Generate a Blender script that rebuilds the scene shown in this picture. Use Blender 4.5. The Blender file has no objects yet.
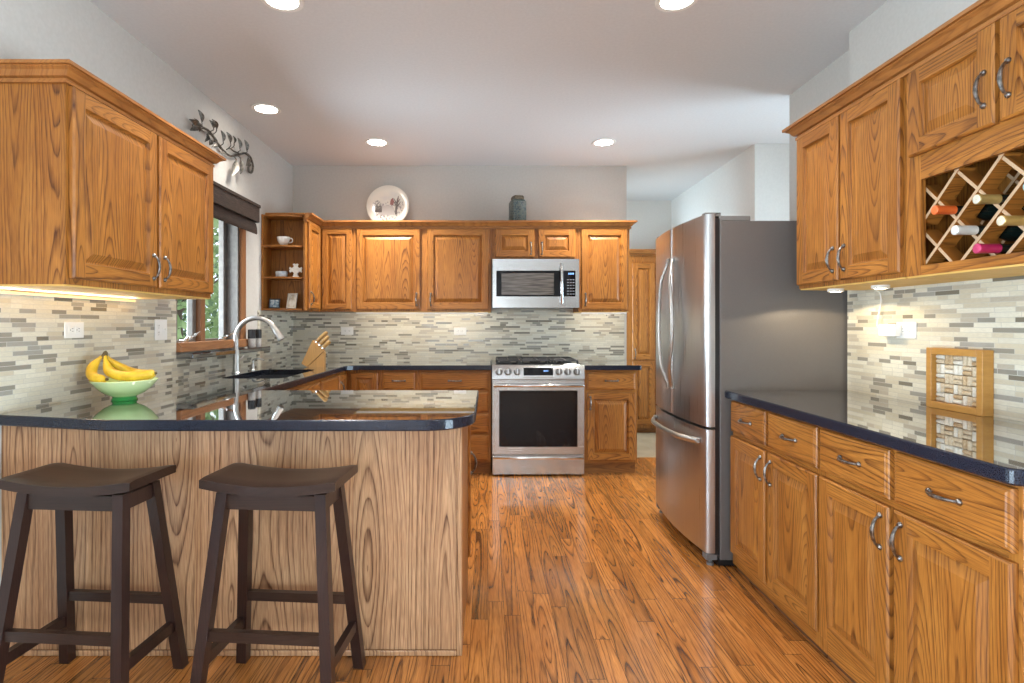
import bpy, bmesh, math, random
from mathutils import Vector, Matrix
random.seed(7)
PI = math.pi
SC = bpy.context.scene
COL = SC.collection

# ------------------------------------------------------------------ camera, world, lights, exposure
F = 560.0                                   # focal length in pixels of a 1024 px wide frame
CH = 1.249                                  # eye height
cam_d = bpy.data.cameras.new('camera')
cam_d.sensor_width = 36.0
cam_d.lens = F / 1024 * 36.0
cam_d.shift_x = 24 / 1024
cam_d.shift_y = -16.5 / 1024
cam_d.clip_start = 0.05
cam = bpy.data.objects.new('camera', cam_d); COL.objects.link(cam)
cam.location = (0, 0, CH); cam.rotation_euler = (PI / 2, 0, 0)
SC.camera = cam
SC.view_settings.view_transform = 'Standard'
SC.view_settings.look = 'None'
SC.view_settings.gamma = 1.0
SC.view_settings.use_curve_mapping = False
SC.view_settings.exposure = 0.12
SC.cycles.use_denoising = True
SC.cycles.max_bounces = 10
SC.cycles.diffuse_bounces = 5
SC.cycles.glossy_bounces = 5
SC.cycles.sample_clamp_indirect = 6.0

W = bpy.data.worlds.new('World'); SC.world = W
W.use_nodes = True
_bg = W.node_tree.nodes['Background']
_bg.inputs['Color'].default_value = (0.80, 0.90, 1.0, 1)
_bg.inputs['Strength'].default_value = 1.9

def area(name, loc, rot, sx, sy, power, color):
    l = bpy.data.lights.new(name, 'AREA'); l.shape = 'RECTANGLE'; l.size = sx; l.size_y = sy
    l.energy = power; l.color = color
    o = bpy.data.objects.new(name, l); COL.objects.link(o); o.location = loc; o.rotation_euler = rot
    return o
DAY = (0.82, 0.925, 1.0)
WARM = (1.0, 0.945, 0.87)
FILLCOOL = (0.61, 0.83, 1.0)  # cool tint of the added fill lamps
area('daylight_rear_window', (-0.85, -3.78, 1.35), (PI / 2, 0, 0), 1.7, 2.1, 60, DAY)
area('daylight_garden_door', (-2.15, -1.15, 1.3), (0, -PI / 2, 0), 2.3, 4.2, 130, DAY)
area('right_wall_fill', (2.30, -1.15, 1.3), (0, PI / 2, 0), 2.3, 4.2, 180, DAY)  # added side lamp, brightens ceiling, left wall and left cabinets
area('ceiling_fill_left', (-2.55, -1.15, 0.55), (0, -PI / 2 - 0.75, 0), 1.1, 4.2, 400, FILLCOOL)   # added fill lamp, aimed up to brighten the ceiling
area('ceiling_fill_right', (2.70, -1.15, 0.55), (0, PI / 2 + 0.75, 0), 1.1, 4.2, 400, FILLCOOL)  # the same added ceiling fill on the right
area('daylight_side_window', (-2.35, 3.72, 1.6), (0, -PI / 2, 0), 1.0, 0.9, 36, DAY)
area('window_ceiling_fill', (-2.6, 3.72, 1.0), (0, -PI / 2 - 0.35, 0), 0.8, 1.1, 60, FILLCOOL)  # added upward fill for the ceiling at the back
area('passage_fill', (3.55, 3.65, 1.1), (0, PI / 2 + 0.35, 0), 1.8, 1.3, 105, FILLCOOL)  # added fill lamp, unseen, for passage and back of the room
area('hall_fill', (0.42, 6.05, 1.2), (0, -PI / 2 - 0.3, 0), 1.6, 1.0, 75, FILLCOOL)  # added fill lamp, unseen, brightens the hall
LAMP_W = 10.0

# room dimensions
XL, XR, YB, ZC = -1.842, 1.85, 5.283, 2.75
YW = 2.87                                   # where the right wall ends beside the refrigerator

# ------------------------------------------------------------------ helpers
class MB:
    """collects shapes that become ONE mesh"""
    def __init__(s): s.v = []; s.f = []; s.m = []
    def add(s, vs, fs, mat=0):
        b = len(s.v); s.v += [tuple(v) for v in vs]
        for f in fs: s.f.append([b + i for i in f]); s.m.append(mat)
    def box(s, x0, y0, z0, x1, y1, z1, mat=0, bev=0.0, M=None, seg=1):
        if x0 > x1: x0, x1 = x1, x0
        if y0 > y1: y0, y1 = y1, y0
        if z0 > z1: z0, z1 = z1, z0
        bm = bmesh.new()
        g = bmesh.ops.create_cube(bm, size=1)
        for v in bm.verts:
            v.co = Vector((x0 + (v.co.x + .5) * (x1 - x0), y0 + (v.co.y + .5) * (y1 - y0), z0 + (v.co.z + .5) * (z1 - z0)))
        if bev > 0:
            bmesh.ops.bevel(bm, geom=bm.edges[:], offset=bev, segments=seg, affect='EDGES', profile=0.5)
        s.bm(bm, mat, M)
    def bm(s, bm, mat=0, M=None):
        bm.verts.ensure_lookup_table(); bm.verts.index_update()
        vs = [(M @ v.co if M else v.co) for v in bm.verts]
        s.add(vs, [[v.index for v in f.verts] for f in bm.faces], mat); bm.free()
    def tube(s, path, rad, n=10, mat=0, caps=True, sq=None, up=None):
        P = [Vector(p) for p in path]
        R = rad if isinstance(rad, (list, tuple)) else [rad] * len(P)
        t0 = (P[1] - P[0]).normalized()
        a = Vector(up) if up else (Vector((0, 0, 1)) if abs(t0.z) < .9 else Vector((1, 0, 0)))
        nrm = (a - t0 * a.dot(t0)).normalized()
        vs = []; prev = t0
        for i, p in enumerate(P):
            t = (P[min(i + 1, len(P) - 1)] - P[max(i - 1, 0)]).normalized()
            q = prev.rotation_difference(t); nrm = (q @ nrm); nrm = (nrm - t * nrm.dot(t)).normalized(); prev = t
            b = t.cross(nrm)
            for k in range(n):
                an = 2 * PI * k / n + (PI / n if n == 4 else 0)
                e1, e2 = math.cos(an), math.sin(an)
                if sq: e1 *= sq[0]; e2 *= sq[1]
                vs.append(p + (nrm * e1 + b * e2) * R[i])
        fs = []
        for i in range(len(P) - 1):
            for k in range(n):
                k2 = (k + 1) % n
                fs.append([i * n + k, i * n + k2, (i + 1) * n + k2, (i + 1) * n + k])
        if caps:
            fs.append(list(range(n))[::-1]); fs.append([(len(P) - 1) * n + k for k in range(n)])
        s.add(vs, fs, mat)
    def lathe(s, prof, c=(0, 0, 0), n=32, mat=0, M=None, caps=True):
        vs = []
        for r, z in prof:
            for k in range(n):
                a = 2 * PI * k / n
                p = Vector((r * math.cos(a), r * math.sin(a), z))
                if M: p = M @ p
                vs.append(p + Vector(c))
        fs = []
        for i in range(len(prof) - 1):
            for k in range(n):
                k2 = (k + 1) % n
                fs.append([i * n + k, i * n + k2, (i + 1) * n + k2, (i + 1) * n + k])
        if caps:
            fs.append(list(range(n))[::-1]); fs.append([(len(prof) - 1) * n + k for k in range(n)])
        s.add(vs, fs, mat)
    def prism(s, poly, z0, z1, mat=0, M=None):
        n = len(poly)
        vs = [Vector((x, y, z0)) for x, y in poly] + [Vector((x, y, z1)) for x, y in poly]
        if M: vs = [M @ v for v in vs]
        s.add(vs, [list(range(n))[::-1], list(range(n, 2 * n))] + [[i, (i + 1) % n, n + (i + 1) % n, n + i] for i in range(n)], mat)
    def sweep(s, pts, prof, mat=0):
        """profile (out, z) swept along the plan polyline; out is to the right of the direction of travel"""
        P = [Vector((p[0], p[1])) for p in pts]; N = len(P); m = len(prof)
        vs = []
        for i in range(N):
            def nr(a, b): d = (b - a).normalized(); return Vector((d.y, -d.x))
            n1 = nr(P[i - 1], P[i]) if i > 0 else nr(P[0], P[1])
            n2 = nr(P[i], P[i + 1]) if i < N - 1 else n1
            b = (n1 + n2).normalized(); k = 1 / max(.3, b.dot(n1))
            for o, z in prof: vs.append((P[i].x + b.x * o * k, P[i].y + b.y * o * k, z))
        fs = []
        for i in range(N - 1):
            for j in range(m):
                j2 = (j + 1) % m
                fs.append([i * m + j, i * m + j2, (i + 1) * m + j2, (i + 1) * m + j])
        fs.append(list(range(m))); fs.append([(N - 1) * m + j for j in range(m)][::-1])
        s.add(vs, fs, mat)
    def build(s, name, mats, parent=None, loc=(0, 0, 0), rot=(0, 0, 0), smooth=35):
        if name in ('door', 'drawer') and smooth == 35: smooth = 12
        me = bpy.data.meshes.new(name)
        me.from_pydata(s.v, [], s.f)
        if not isinstance(mats, (list, tuple)): mats = [mats]
        for m in mats: me.materials.append(m)
        me.polygons.foreach_set('material_index', s.m)
        bm = bmesh.new(); bm.from_mesh(me); bmesh.ops.recalc_face_normals(bm, faces=bm.faces[:]); bm.to_mesh(me); bm.free()
        me.polygons.foreach_set('use_smooth', [True] * len(me.polygons))
        me.set_sharp_from_angle(angle=math.radians(smooth))
        me.update()
        o = bpy.data.objects.new(name, me); COL.objects.link(o)
        o.location = loc; o.rotation_euler = rot
        if parent: o.parent = parent
        return o

def tag(o, label=None, cat=None, group=None, kind=None):
    if label: o['label'] = label
    if cat: o['category'] = cat
    if group: o['group'] = group
    if kind: o['kind'] = kind
    return o
def empty(name, loc, rz=0.0, label=None, cat=None, group=None, kind=None):
    o = bpy.data.objects.new(name, None); COL.objects.link(o)
    o.empty_display_size = 0.1; o.location = loc; o.rotation_euler = (0, 0, rz)
    return tag(o, label, cat, group, kind)
def inst(src, name, parent, loc, rot=(0, 0, 0)):
    o = bpy.data.objects.new(name, src); COL.objects.link(o)
    o.parent = parent; o.location = loc; o.rotation_euler = rot
    return o
def copy_tree(o, parent=None):
    c = o.copy(); COL.objects.link(c)
    if parent: c.parent = parent
    for ch in list(o.children): copy_tree(ch, c)
    return c
def arc(cx, cy, r, a0, a1, n):
    return [(cx + r * math.cos(math.radians(a0 + (a1 - a0) * i / n)), cy + r * math.sin(math.radians(a0 + (a1 - a0) * i / n))) for i in range(n + 1)]
def smooth_path(pts, n=8):
    """Catmull-Rom through the points"""
    P = [Vector(p) for p in pts]; out = []
    for i in range(len(P) - 1):
        p0 = P[max(i - 1, 0)]; p1 = P[i]; p2 = P[i + 1]; p3 = P[min(i + 2, len(P) - 1)]
        for k in range(n):
            t = k / n
            out.append(0.5 * ((2 * p1) + (p2 - p0) * t + (2 * p0 - 5 * p1 + 4 * p2 - p3) * t * t + (3 * p1 - p0 - 3 * p2 + p3) * t ** 3))
    out.append(P[-1]); return out

# ------------------------------------------------------------------ materials
class E:
    """a value in a node tree with arithmetic"""
    def __init__(s, nt, sock): s.nt = nt; s.s = sock
    def _m(s, op, *o):
        n = s.nt.nodes.new('ShaderNodeMath'); n.operation = op
        for i, a in enumerate((s,) + o):
            if isinstance(a, E): s.nt.links.new(a.s, n.inputs[i])
            else: n.inputs[i].default_value = a
        return E(s.nt, n.outputs[0])
    def __add__(s, o): return s._m('ADD', o)
    def __sub__(s, o): return s._m('SUBTRACT', o)
    def __mul__(s, o): return s._m('MULTIPLY', o)
    def __truediv__(s, o): return s._m('DIVIDE', o)
    def floor(s): return s._m('FLOOR')
    def frac(s): return s._m('FRACT')
    def sin(s): return s._m('SINE')
    def sqrt(s): return s._m('SQRT')
    def abs(s): return s._m('ABSOLUTE')
    def lt(s, o): return s._m('LESS_THAN', o)
    def gt(s, o): return s._m('GREATER_THAN', o)
    def mx(s, o): return s._m('MAXIMUM', o)
    def mn(s, o): return s._m('MINIMUM', o)
class Mat:
    def __init__(s, name):
        s.m = bpy.data.materials.new(name); s.m.use_nodes = True
        s.nt = s.m.node_tree; s.p = s.nt.nodes['Principled BSDF']
    def node(s, t): return s.nt.nodes.new(t)
    def link(s, a, b): s.nt.links.new(a.s if isinstance(a, E) else a, b)
    def setp(s, **k):
        for a, b in k.items():
            i = s.p.inputs[a.replace('_', ' ')]
            if isinstance(b, (E, bpy.types.NodeSocket)): s.link(b, i)
            else: i.default_value = b if not (isinstance(b, tuple) and len(b) == 3) else b + (1,)
        return s
    def coords(s, kind='Object'):
        tc = s.node('ShaderNodeTexCoord'); sp = s.node('ShaderNodeSeparateXYZ')
        s.link(tc.outputs[kind], sp.inputs[0])
        return [E(s.nt, sp.outputs[i]) for i in range(3)]
    def vec(s, x, y, z=0.0):
        c = s.node('ShaderNodeCombineXYZ')
        for i, a in enumerate((x, y, z)):
            if isinstance(a, E): s.link(a, c.inputs[i])
            else: c.inputs[i].default_value = a
        return c.outputs[0]
    def noise(s, v, scale=1.0, detail=2.0, rough=0.5):
        n = s.node('ShaderNodeTexNoise'); s.link(v, n.inputs['Vector'])
        n.inputs['Scale'].default_value = scale; n.inputs['Detail'].default_value = detail; n.inputs['Roughness'].default_value = rough
        return E(s.nt, n.outputs[0])
    def white(s, v):
        n = s.node('ShaderNodeTexWhiteNoise'); n.noise_dimensions = '3D'; s.link(v, n.inputs['Vector'])
        sp = s.node('ShaderNodeSeparateXYZ'); s.link(n.outputs['Color'], sp.inputs[0])
        return [E(s.nt, sp.outputs[i]) for i in range(3)]
    def rand(s):
        return E(s.nt, s.node('ShaderNodeObjectInfo').outputs['Random'])
    def ramp(s, f, stops, interp='LINEAR'):
        n = s.node('ShaderNodeValToRGB'); s.link(f, n.inputs[0]); cr = n.color_ramp; cr.interpolation = interp
        while len(cr.elements) < len(stops): cr.elements.new(0.5)
        for e, (p, c) in zip(cr.elements, stops):
            e.position = p; e.color = (c if isinstance(c, tuple) else (c, c, c)) + (1,)
        return n.outputs[0]
    def mix(s, f, a, b, mode='MIX'):
        n = s.node('ShaderNodeMix'); n.data_type = 'RGBA'; n.blend_type = mode
        for i, x in ((0, f), (6, a), (7, b)):
            if isinstance(x, (E, bpy.types.NodeSocket)): s.link(x, n.inputs[i])
            elif isinstance(x, tuple): n.inputs[i].default_value = x + (1,)
            else: n.inputs[i].default_value = x
        return n.outputs[2]
    def bump(s, h, strength=0.2, dist=0.01):
        b = s.node('ShaderNodeBump'); b.inputs['Strength'].default_value = strength; b.inputs['Distance'].default_value = dist
        s.link(h, b.inputs['Height']); s.link(b.outputs[0], s.p.inputs['Normal'])
def simple(name, col, rough=0.5, metal=0.0, **k):
    m = Mat(name); m.setp(Base_Color=col, Roughness=rough, Metallic=metal, **k)
    return m.m
def mottled(name, c1, c2, scale, rough=0.6, metal=0.0, bump=0.0, detail=4.0, stretch=(1, 1, 1), **k):
    m = Mat(name); x, y, z = m.coords()
    n = m.noise(m.vec(x * stretch[0], y * stretch[1], z * stretch[2]), scale, detail)
    m.setp(Base_Color=m.ramp(n, [(0.35, c1), (0.65, c2)]), Roughness=rough, Metallic=metal, **k)
    if bump: m.bump(n, bump, 0.002)
    return m.m

def oak(name, axis, light, mid, dark, fw=0.135, spacing=0.0095, contrast=1.0, amp=0.062, rough=0.45, coat=0.14, crough=0.22, floor=False):
    m = Mat(name); x, y, z = m.coords()
    if axis == 'z': L, Wd = z, x + y
    elif axis == 'x': L, Wd = x, z + y
    else: L, Wd = y, x + z
    tone = None
    if floor:
        row = (Wd / fw).floor()
        ro = m.white(m.vec(row, 3.7, 1.1))
        Ls = (L + ro[0] * 5.0) / 1.05
        idx = Ls.floor()
        r1, r2, r3 = m.white(m.vec(row, idx, 0.3))
        fx = (Wd / fw).frac()
        wl = (fx - 0.5) * fw + (r1 - 0.5) * fw * 0.9
        W2 = Wd; seed = r1 * 37.0
    else:
        rd = m.rand()
        W2 = Wd + rd * 7.3
        fl = (W2 / fw).floor()
        r1, r2, r3 = m.white(m.vec(fl, rd * 91.0, 0.3))
        wl = ((W2 / fw).frac() - 0.5) * fw + (r1 - 0.5) * fw * 0.55
        seed = r1 * 37.0
    n1 = m.noise(m.vec(W2 * 5.0 + seed, L * 1.1, seed), 1.0, 2.0) - 0.5
    n2 = m.noise(m.vec(W2 * 26.0, L * 3.4 + seed, seed), 1.0, 2.0) - 0.5
    d = (L * 2.3 + r2 * 6.28 + r1 * 2.0).sin() * (amp * 1.0) * (r3 * 0.7 + 0.6) + n1 * 0.055
    r = (wl * wl + d * d).sqrt() + n2 * 0.010
    wig = m.noise(m.vec(r * 55.0, seed, L * 0.15), 1.0, 1.0)
    ring = (r / spacing + wig * 1.6).frac()
    strg = m.ramp(m.noise(m.vec(W2 * 11.0, L * 1.6, seed + 9.0), 1.0, 2.0), [(0.30, 0.45), (0.60, 1.0)])
    line = m.ramp(ring, [(0.0, 0.15), (0.12, 0.0), (0.50, 0.0), (0.78, 0.55), (0.92, 1.0), (1.0, 0.15)])
    pores = m.noise(m.vec(W2 * 420.0, L * 14.0, seed), 1.0, 2.0)
    pf = m.ramp(pores, [(0.40, 1.0), (0.62, 0.0)])
    cloud = m.noise(m.vec(W2 * 9.0, L * 2.0, seed + 5.0), 1.0, 3.0)
    base = m.mix(m.ramp(cloud, [(0.3, 0.0), (0.7, 1.0)]), light, mid)
    lf = E(m.nt, line) * E(m.nt, strg) * (E(m.nt, pf) * 0.35 + 0.65) * (0.95 * contrast)
    c = m.mix(lf, base, dark)
    pm = E(m.nt, pf) * (0.28 * contrast)
    c = m.mix(pm, c, dark)
    t = r2 * 0.46 + 0.77 if floor else r2 * 0.16 + 0.92
    tn = m.node('ShaderNodeCombineColor')
    for i in range(3): m.link(t, tn.inputs[i])
    c = m.mix(1.0, c, tn.outputs[0], 'MULTIPLY')
    h = lf * -1.0
    if floor:
        gx = (fx - 0.5).abs().gt(0.485); gy = (Ls.frac() - 0.5).abs().gt(0.4985)
        gap = gx.mx(gy)
        c = m.mix(gap * 0.75, c, (0.035, 0.014, 0.005))
        h = h - gap * 2.0
    m.setp(Base_Color=c, Roughness=rough, Specular_IOR_Level=0.5 if floor else 0.32, Coat_Weight=coat, Coat_Roughness=crough)
    m.bump(h, 0.12, 0.0015)
    return m.m

O_L, O_M, O_D = (0.44, 0.176, 0.032), (0.32, 0.113, 0.017), (0.072, 0.018, 0.003)
OV = oak('oak_upright_grain', 'z', O_L, O_M, O_D, contrast=1.1)
OH = oak('oak_level_grain', 'x', O_L, O_M, O_D, contrast=1.1)
OY = oak('oak_depth_grain', 'y', O_L, O_M, O_D, contrast=1.1)
PENV = oak('oak_veneer_bold_grain', 'z', (0.56, 0.33, 0.175), (0.46, 0.245, 0.12), (0.085, 0.028, 0.010), fw=0.20, spacing=0.016, contrast=1.2, amp=0.06, rough=0.38, coat=0.25)
FLOORM = oak('oak_floorboards', 'y', (0.53, 0.215, 0.052), (0.38, 0.135, 0.027), (0.046, 0.012, 0.003), fw=0.070, spacing=0.0125, contrast=1.15, amp=0.035, rough=0.24, coat=0.5, crough=0.09, floor=True)
DARKGAP = simple('dark_recess', (0.02, 0.012, 0.008), 0.7)
TOE = oak('dark_base_strip', 'x', (0.15, 0.065, 0.03), (0.11, 0.045, 0.02), (0.04, 0.015, 0.006), contrast=0.7)  # base strip in a darker brown than the fronts
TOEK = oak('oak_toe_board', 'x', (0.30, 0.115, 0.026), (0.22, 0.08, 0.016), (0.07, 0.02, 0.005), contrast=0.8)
WALLP = mottled('greige_wall_paint', (0.50, 0.475, 0.435), (0.53, 0.505, 0.465), 60, 0.75, bump=0.03)
HALLP = mottled('pale_hall_paint', (0.68, 0.66, 0.62), (0.71, 0.69, 0.65), 60, 0.75)
CEILP = mottled('ceiling_paint', (0.66, 0.66, 0.655), (0.69, 0.69, 0.685), 60, 0.85)
WHITE = simple('white_plastic', (0.80, 0.78, 0.74), 0.35)
WHITEGLOSS = simple('white_glaze', (0.82, 0.80, 0.75), 0.12, Coat_Weight=0.5)
PEWTER = mottled('antique_pewter', (0.13, 0.12, 0.115), (0.32, 0.305, 0.29), 90, 0.30, 1.0)
CHROME = simple('bright_chrome', (0.75, 0.75, 0.74), 0.12, 1.0)
NICKEL = simple('brushed_nickel', (0.50, 0.485, 0.46), 0.34, 1.0)
BLACK = simple('black_plastic', (0.012, 0.012, 0.013), 0.35)
BLACKGLASS = simple('black_glass', (0.004, 0.004, 0.006), 0.04, 0.0, IOR=1.4)
IRON = mottled('cast_iron', (0.018, 0.018, 0.018), (0.035, 0.034, 0.033), 120, 0.55)

def steel(name, axis, c=(0.60, 0.585, 0.565), rough=0.24):
    m = Mat(name); x, y, z = m.coords()
    st = {'z': (x * 260.0, y * 260.0, z * 2.0), 'x': (x * 2.0, y * 260.0, z * 260.0)}[axis]
    n = m.noise(m.vec(*st), 1.0, 3.0)
    m.setp(Base_Color=m.ramp(n, [(0.3, tuple(v * 0.92 for v in c)), (0.7, c)]), Metallic=1.0,
           Roughness=n * 0.14 + (rough - 0.07))
    m.bump(n, 0.05, 0.0006)
    return m.m
STEELV = steel('brushed_steel_upright', 'z', (0.60, 0.60, 0.605), 0.30)
STEELH = steel('brushed_steel_level', 'x', (0.52, 0.515, 0.505))
FRIDGESIDE = mottled('grey_textured_steel_paint', (0.125, 0.113, 0.106), (0.15, 0.138, 0.13), 400, 0.45, 0.2, bump=0.05)

def granite():
    m = Mat('black_polished_granite'); x, y, z = m.coords()
    n = m.noise(m.vec(x, y, z), 420.0, 2.0)
    m.setp(Base_Color=m.ramp(n, [(0.58, (0.006, 0.007, 0.011)), (0.74, (0.05, 0.055, 0.075))]), Roughness=0.03, IOR=2.5,
           Coat_Weight=1.0, Coat_Roughness=0.02, Coat_IOR=1.8)
    return m.m
GRANITE = granite()
GEDGE = mottled('black_granite_edge', (0.005, 0.006, 0.011), (0.020, 0.025, 0.042), 380, 0.24, IOR=1.45)

def tiles():
    """thin linear mosaic: rows of glass and stone strips of many lengths"""
    m = Mat('linear_mosaic_tile'); x, y, z = m.coords()
    u = x + y
    H = 0.0185
    row = (z / H).floor(); fz = (z / H).frac()
    a = m.white(m.vec(row, 0.5, 2.2))
    ln = a[0] * 0.07 + 0.10
    uu = u / ln + a[1] * 17.0
    idx = uu.floor(); fu = uu.frac()
    b = m.white(m.vec(row, idx, 7.7))
    cut = b[2].lt(0.35)                       # some strips are cut in two
    fu2 = (fu * (cut + 1.0)).frac(); half = (fu * (cut + 1.0)).floor()
    b = m.white(m.vec(row, idx + half * 0.37, 7.7))
    cols = [(0.0, (0.63, 0.585, 0.46)), (0.24, (0.69, 0.65, 0.53)), (0.44, (0.55, 0.49, 0.365)), (0.56, (0.62, 0.585, 0.48)),
            (0.68, (0.45, 0.40, 0.315)), (0.79, (0.27, 0.25, 0.205)), (0.90, (0.34, 0.325, 0.285)), (0.96, (0.185, 0.165, 0.125))]
    c = m.ramp(b[0], cols, 'CONSTANT')
    vein = m.noise(m.vec(u * 60.0 + b[1] * 50.0, z * 160.0, row), 1.0, 3.0)
    c = m.mix(m.ramp(vein, [(0.35, 0.16), (0.7, 0.0)]), c, (0.25, 0.20, 0.14))
    edge = ((fz - 0.5).abs().gt(0.445)).mx(((fu2 - 0.5).abs() * ln / (cut + 1.0)).gt(ln / (cut + 1.0) * 0.5 - 0.0011))
    c = m.mix(edge, c, (0.50, 0.475, 0.41))
    glass = b[0].gt(0.79)
    m.setp(Base_Color=c, Roughness=edge * 0.5 + 0.28 - glass * 0.2 * (edge * -1.0 + 1.0))
    m.bump(edge * -1.0, 0.35, 0.0015)
    return m.m
TILE = tiles()

def floor_tile():
    m = Mat('hall_stone_tile'); x, y, z = m.coords()
    n = m.noise(m.vec(x, y, z), 5.0, 4.0)
    e = (((x / 0.33).frac() - 0.5).abs().gt(0.485)).mx(((y / 0.33).frac() - 0.5).abs().gt(0.485))
    m.setp(Base_Color=m.mix(e, m.ramp(n, [(0.3, (0.27, 0.215, 0.14)), (0.7, (0.38, 0.32, 0.22))]), (0.3, 0.26, 0.2)), Roughness=0.4)
    return m.m
HALLTILE = floor_tile()

def emit(name, col, s):
    m = Mat(name); m.setp(Base_Color=col, Emission_Color=col + (1,), Emission_Strength=s); return m.m
LAMPGLOW = emit('lamp_lens', (1.0, 0.94, 0.85), 26.0)
PUCKGLOW = emit('puck_lens', (1.0, 0.80, 0.50), 14.0)
BLUEGLOW = emit('display_blue', (0.25, 0.5, 1.0), 0.7)
def glass_mat(name):
    m = Mat(name); nt = m.nt; out = nt.nodes['Material Output']
    t = m.node('ShaderNodeBsdfTransparent'); g = m.node('ShaderNodeBsdfGlossy'); g.inputs['Roughness'].default_value = 0.02
    mx = m.node('ShaderNodeMixShader'); fr = m.node('ShaderNodeFresnel'); fr.inputs[0].default_value = 1.45
    m.link(fr.outputs[0], mx.inputs[0]); m.link(t.outputs[0], mx.inputs[1]); m.link(g.outputs[0], mx.inputs[2]); m.link(mx.outputs[0], out.inputs['Surface'])
    return m.m
PANE = glass_mat('window_glass')
ESPRESSO = oak('espresso_stained_wood', 'z', (0.030, 0.013, 0.010), (0.021, 0.009, 0.007), (0.007, 0.003, 0.003), contrast=0.6, rough=0.32, coat=0.3)
ESPRESSOH = oak('espresso_wood_level_grain', 'x', (0.034, 0.016, 0.010), (0.022, 0.010, 0.007), (0.009, 0.004, 0.003), contrast=0.7, rough=0.36, coat=0.25)
WINWOOD = oak('stained_window_wood', 'z', (0.30, 0.135, 0.055), (0.23, 0.10, 0.04), (0.08, 0.03, 0.012), contrast=0.7)
WINWOODY = oak('stained_sill_wood', 'y', (0.34, 0.15, 0.06), (0.26, 0.11, 0.042), (0.09, 0.035, 0.014), contrast=0.7)
SASHM = mottled('taupe_sash_paint', (0.105, 0.088, 0.075), (0.14, 0.12, 0.10), 30, 0.4)
def woven():
    m = Mat('woven_brown_shade'); x, y, z = m.coords()
    n = m.noise(m.vec(x * 4.0, y * 14.0, z * 330.0), 1.0, 3.0)
    n2 = m.noise(m.vec(x * 60.0, y * 60.0, z * 8.0), 1.0, 2.0)
    c = m.ramp(n, [(0.3, (0.018, 0.010, 0.007)), (0.55, (0.045, 0.027, 0.019)), (0.75, (0.09, 0.058, 0.042))])
    m.setp(Base_Color=m.mix(m.ramp(n2, [(0.4, 0.35), (0.6, 0.0)]), c, (0.03, 0.018, 0.012)), Roughness=0.75)
    m.bump(n, 0.4, 0.003)
    return m.m
SHADE = woven()

# ------------------------------------------------------------------ the room
def struct(o): o['kind'] = 'structure'; return o
def boxes(name, mats, lst, parent=None):
    b = MB()
    for t in lst: b.box(*t)
    return b.build(name, mats, parent)
RY = -3.6
struct(boxes('floor', FLOORM, [(XL - .14, RY - .14, -.06, 3.4, YB, 0)]))
struct(boxes('floor_hall', HALLTILE, [(0.6, YB, -.06, 3.4, 7.2, -.001)]))
struct(boxes('ceiling', CEILP, [(XL - .14, RY - .14, ZC, 3.4, 7.2, ZC + .1)]))
WY0, WY1, WZ0, WZ1 = 3.30, 4.14, 1.085, 2.12
GY0, GY1, GZ1 = -3.3, 1.0, 2.5
wl = struct(boxes('wall_left', WALLP, [(XL - .14, RY, 0, XL, GY0, ZC), (XL - .14, GY1, 0, XL, WY0, ZC), (XL - .14, GY0, GZ1, XL, GY1, ZC), (XL - .14, WY1, 0, XL, YB + .12, ZC),
                                       (XL - .14, WY0, 0, XL, WY1, WZ0), (XL - .14, WY0, WZ1, XL, WY1, ZC)]))
boxes('backsplash', TILE, [(XL, 1.2, .9155, XL + .008, WY0 - .005, 1.392), (XL, WY0 - .005, .9155, XL + .008, 4.475, 1.048),
                           (XL, 4.475, .9155, XL + .008, YB, 1.366)], wl)
wb = struct(boxes('wall_back', WALLP, [(XL - .14, YB, 0, 1.307, YB + .12, ZC)]))
boxes('backsplash', TILE, [(XL + .008, YB - .008, .9155, 1.285, YB, 1.366), (.032, YB - .008, 1.366, .799, YB, 1.398)], wb)
wr = struct(boxes('wall_right', WALLP, [(XR, RY, 0, XR + .2, GY0, ZC), (XR, .9, 0, XR + .2, YW, ZC), (XR, GY0, GZ1, XR + .2, .9, ZC)]))
boxes('backsplash', TILE, [(XR - .008, 0.9, .9155, XR, YW, 1.43)], wr)
struct(boxes('wall_alcove', WALLP, [(1.97, YW, 0, 2.05, 3.66, ZC)]))
struct(boxes('wall_hall_near', HALLP, [(2.21, 4.64, 0, 3.4, 4.76, ZC)]))
struct(boxes('wall_hall_side', HALLP, [(2.21, 4.76, 0, 2.33, 6.75, ZC)]))
struct(boxes('wall_hall_end', HALLP, [(0.6, 6.75, 0, 2.33, 6.87, ZC)]))
struct(boxes('wall_hall_left', HALLP, [(0.6, YB + .12, 0, 0.7, 5.55, ZC), (0.6, 6.55, 0, 0.7, 6.75, ZC), (0.6, 5.55, 0, 0.7, 6.55, .5), (0.6, 5.55, 2.3, 0.7, 6.55, ZC)]))
struct(boxes('wall_passage', HALLP, [(3.3, 2.6, 0, 3.4, 2.95, ZC), (3.3, 4.35, 0, 3.4, 4.64, ZC), (3.3, 2.95, 0, 3.4, 4.35, .3), (3.3, 2.95, 2.3, 3.4, 4.35, ZC), (2.05, 2.6, 0, 3.3, 2.7, ZC)]))
RX0, RX1, RZ0, RZ1 = -1.66, 0.0, 0.30, 2.40
struct(boxes('wall_rear', WALLP, [(XL, RY - .14, 0, RX0, RY, ZC), (RX1, RY - .14, 0, XR + .2, RY, ZC),
                                  (RX0, RY - .14, 0, RX1, RY, RZ0), (RX0, RY - .14, RZ1, RX1, RY, ZC)]))

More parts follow.
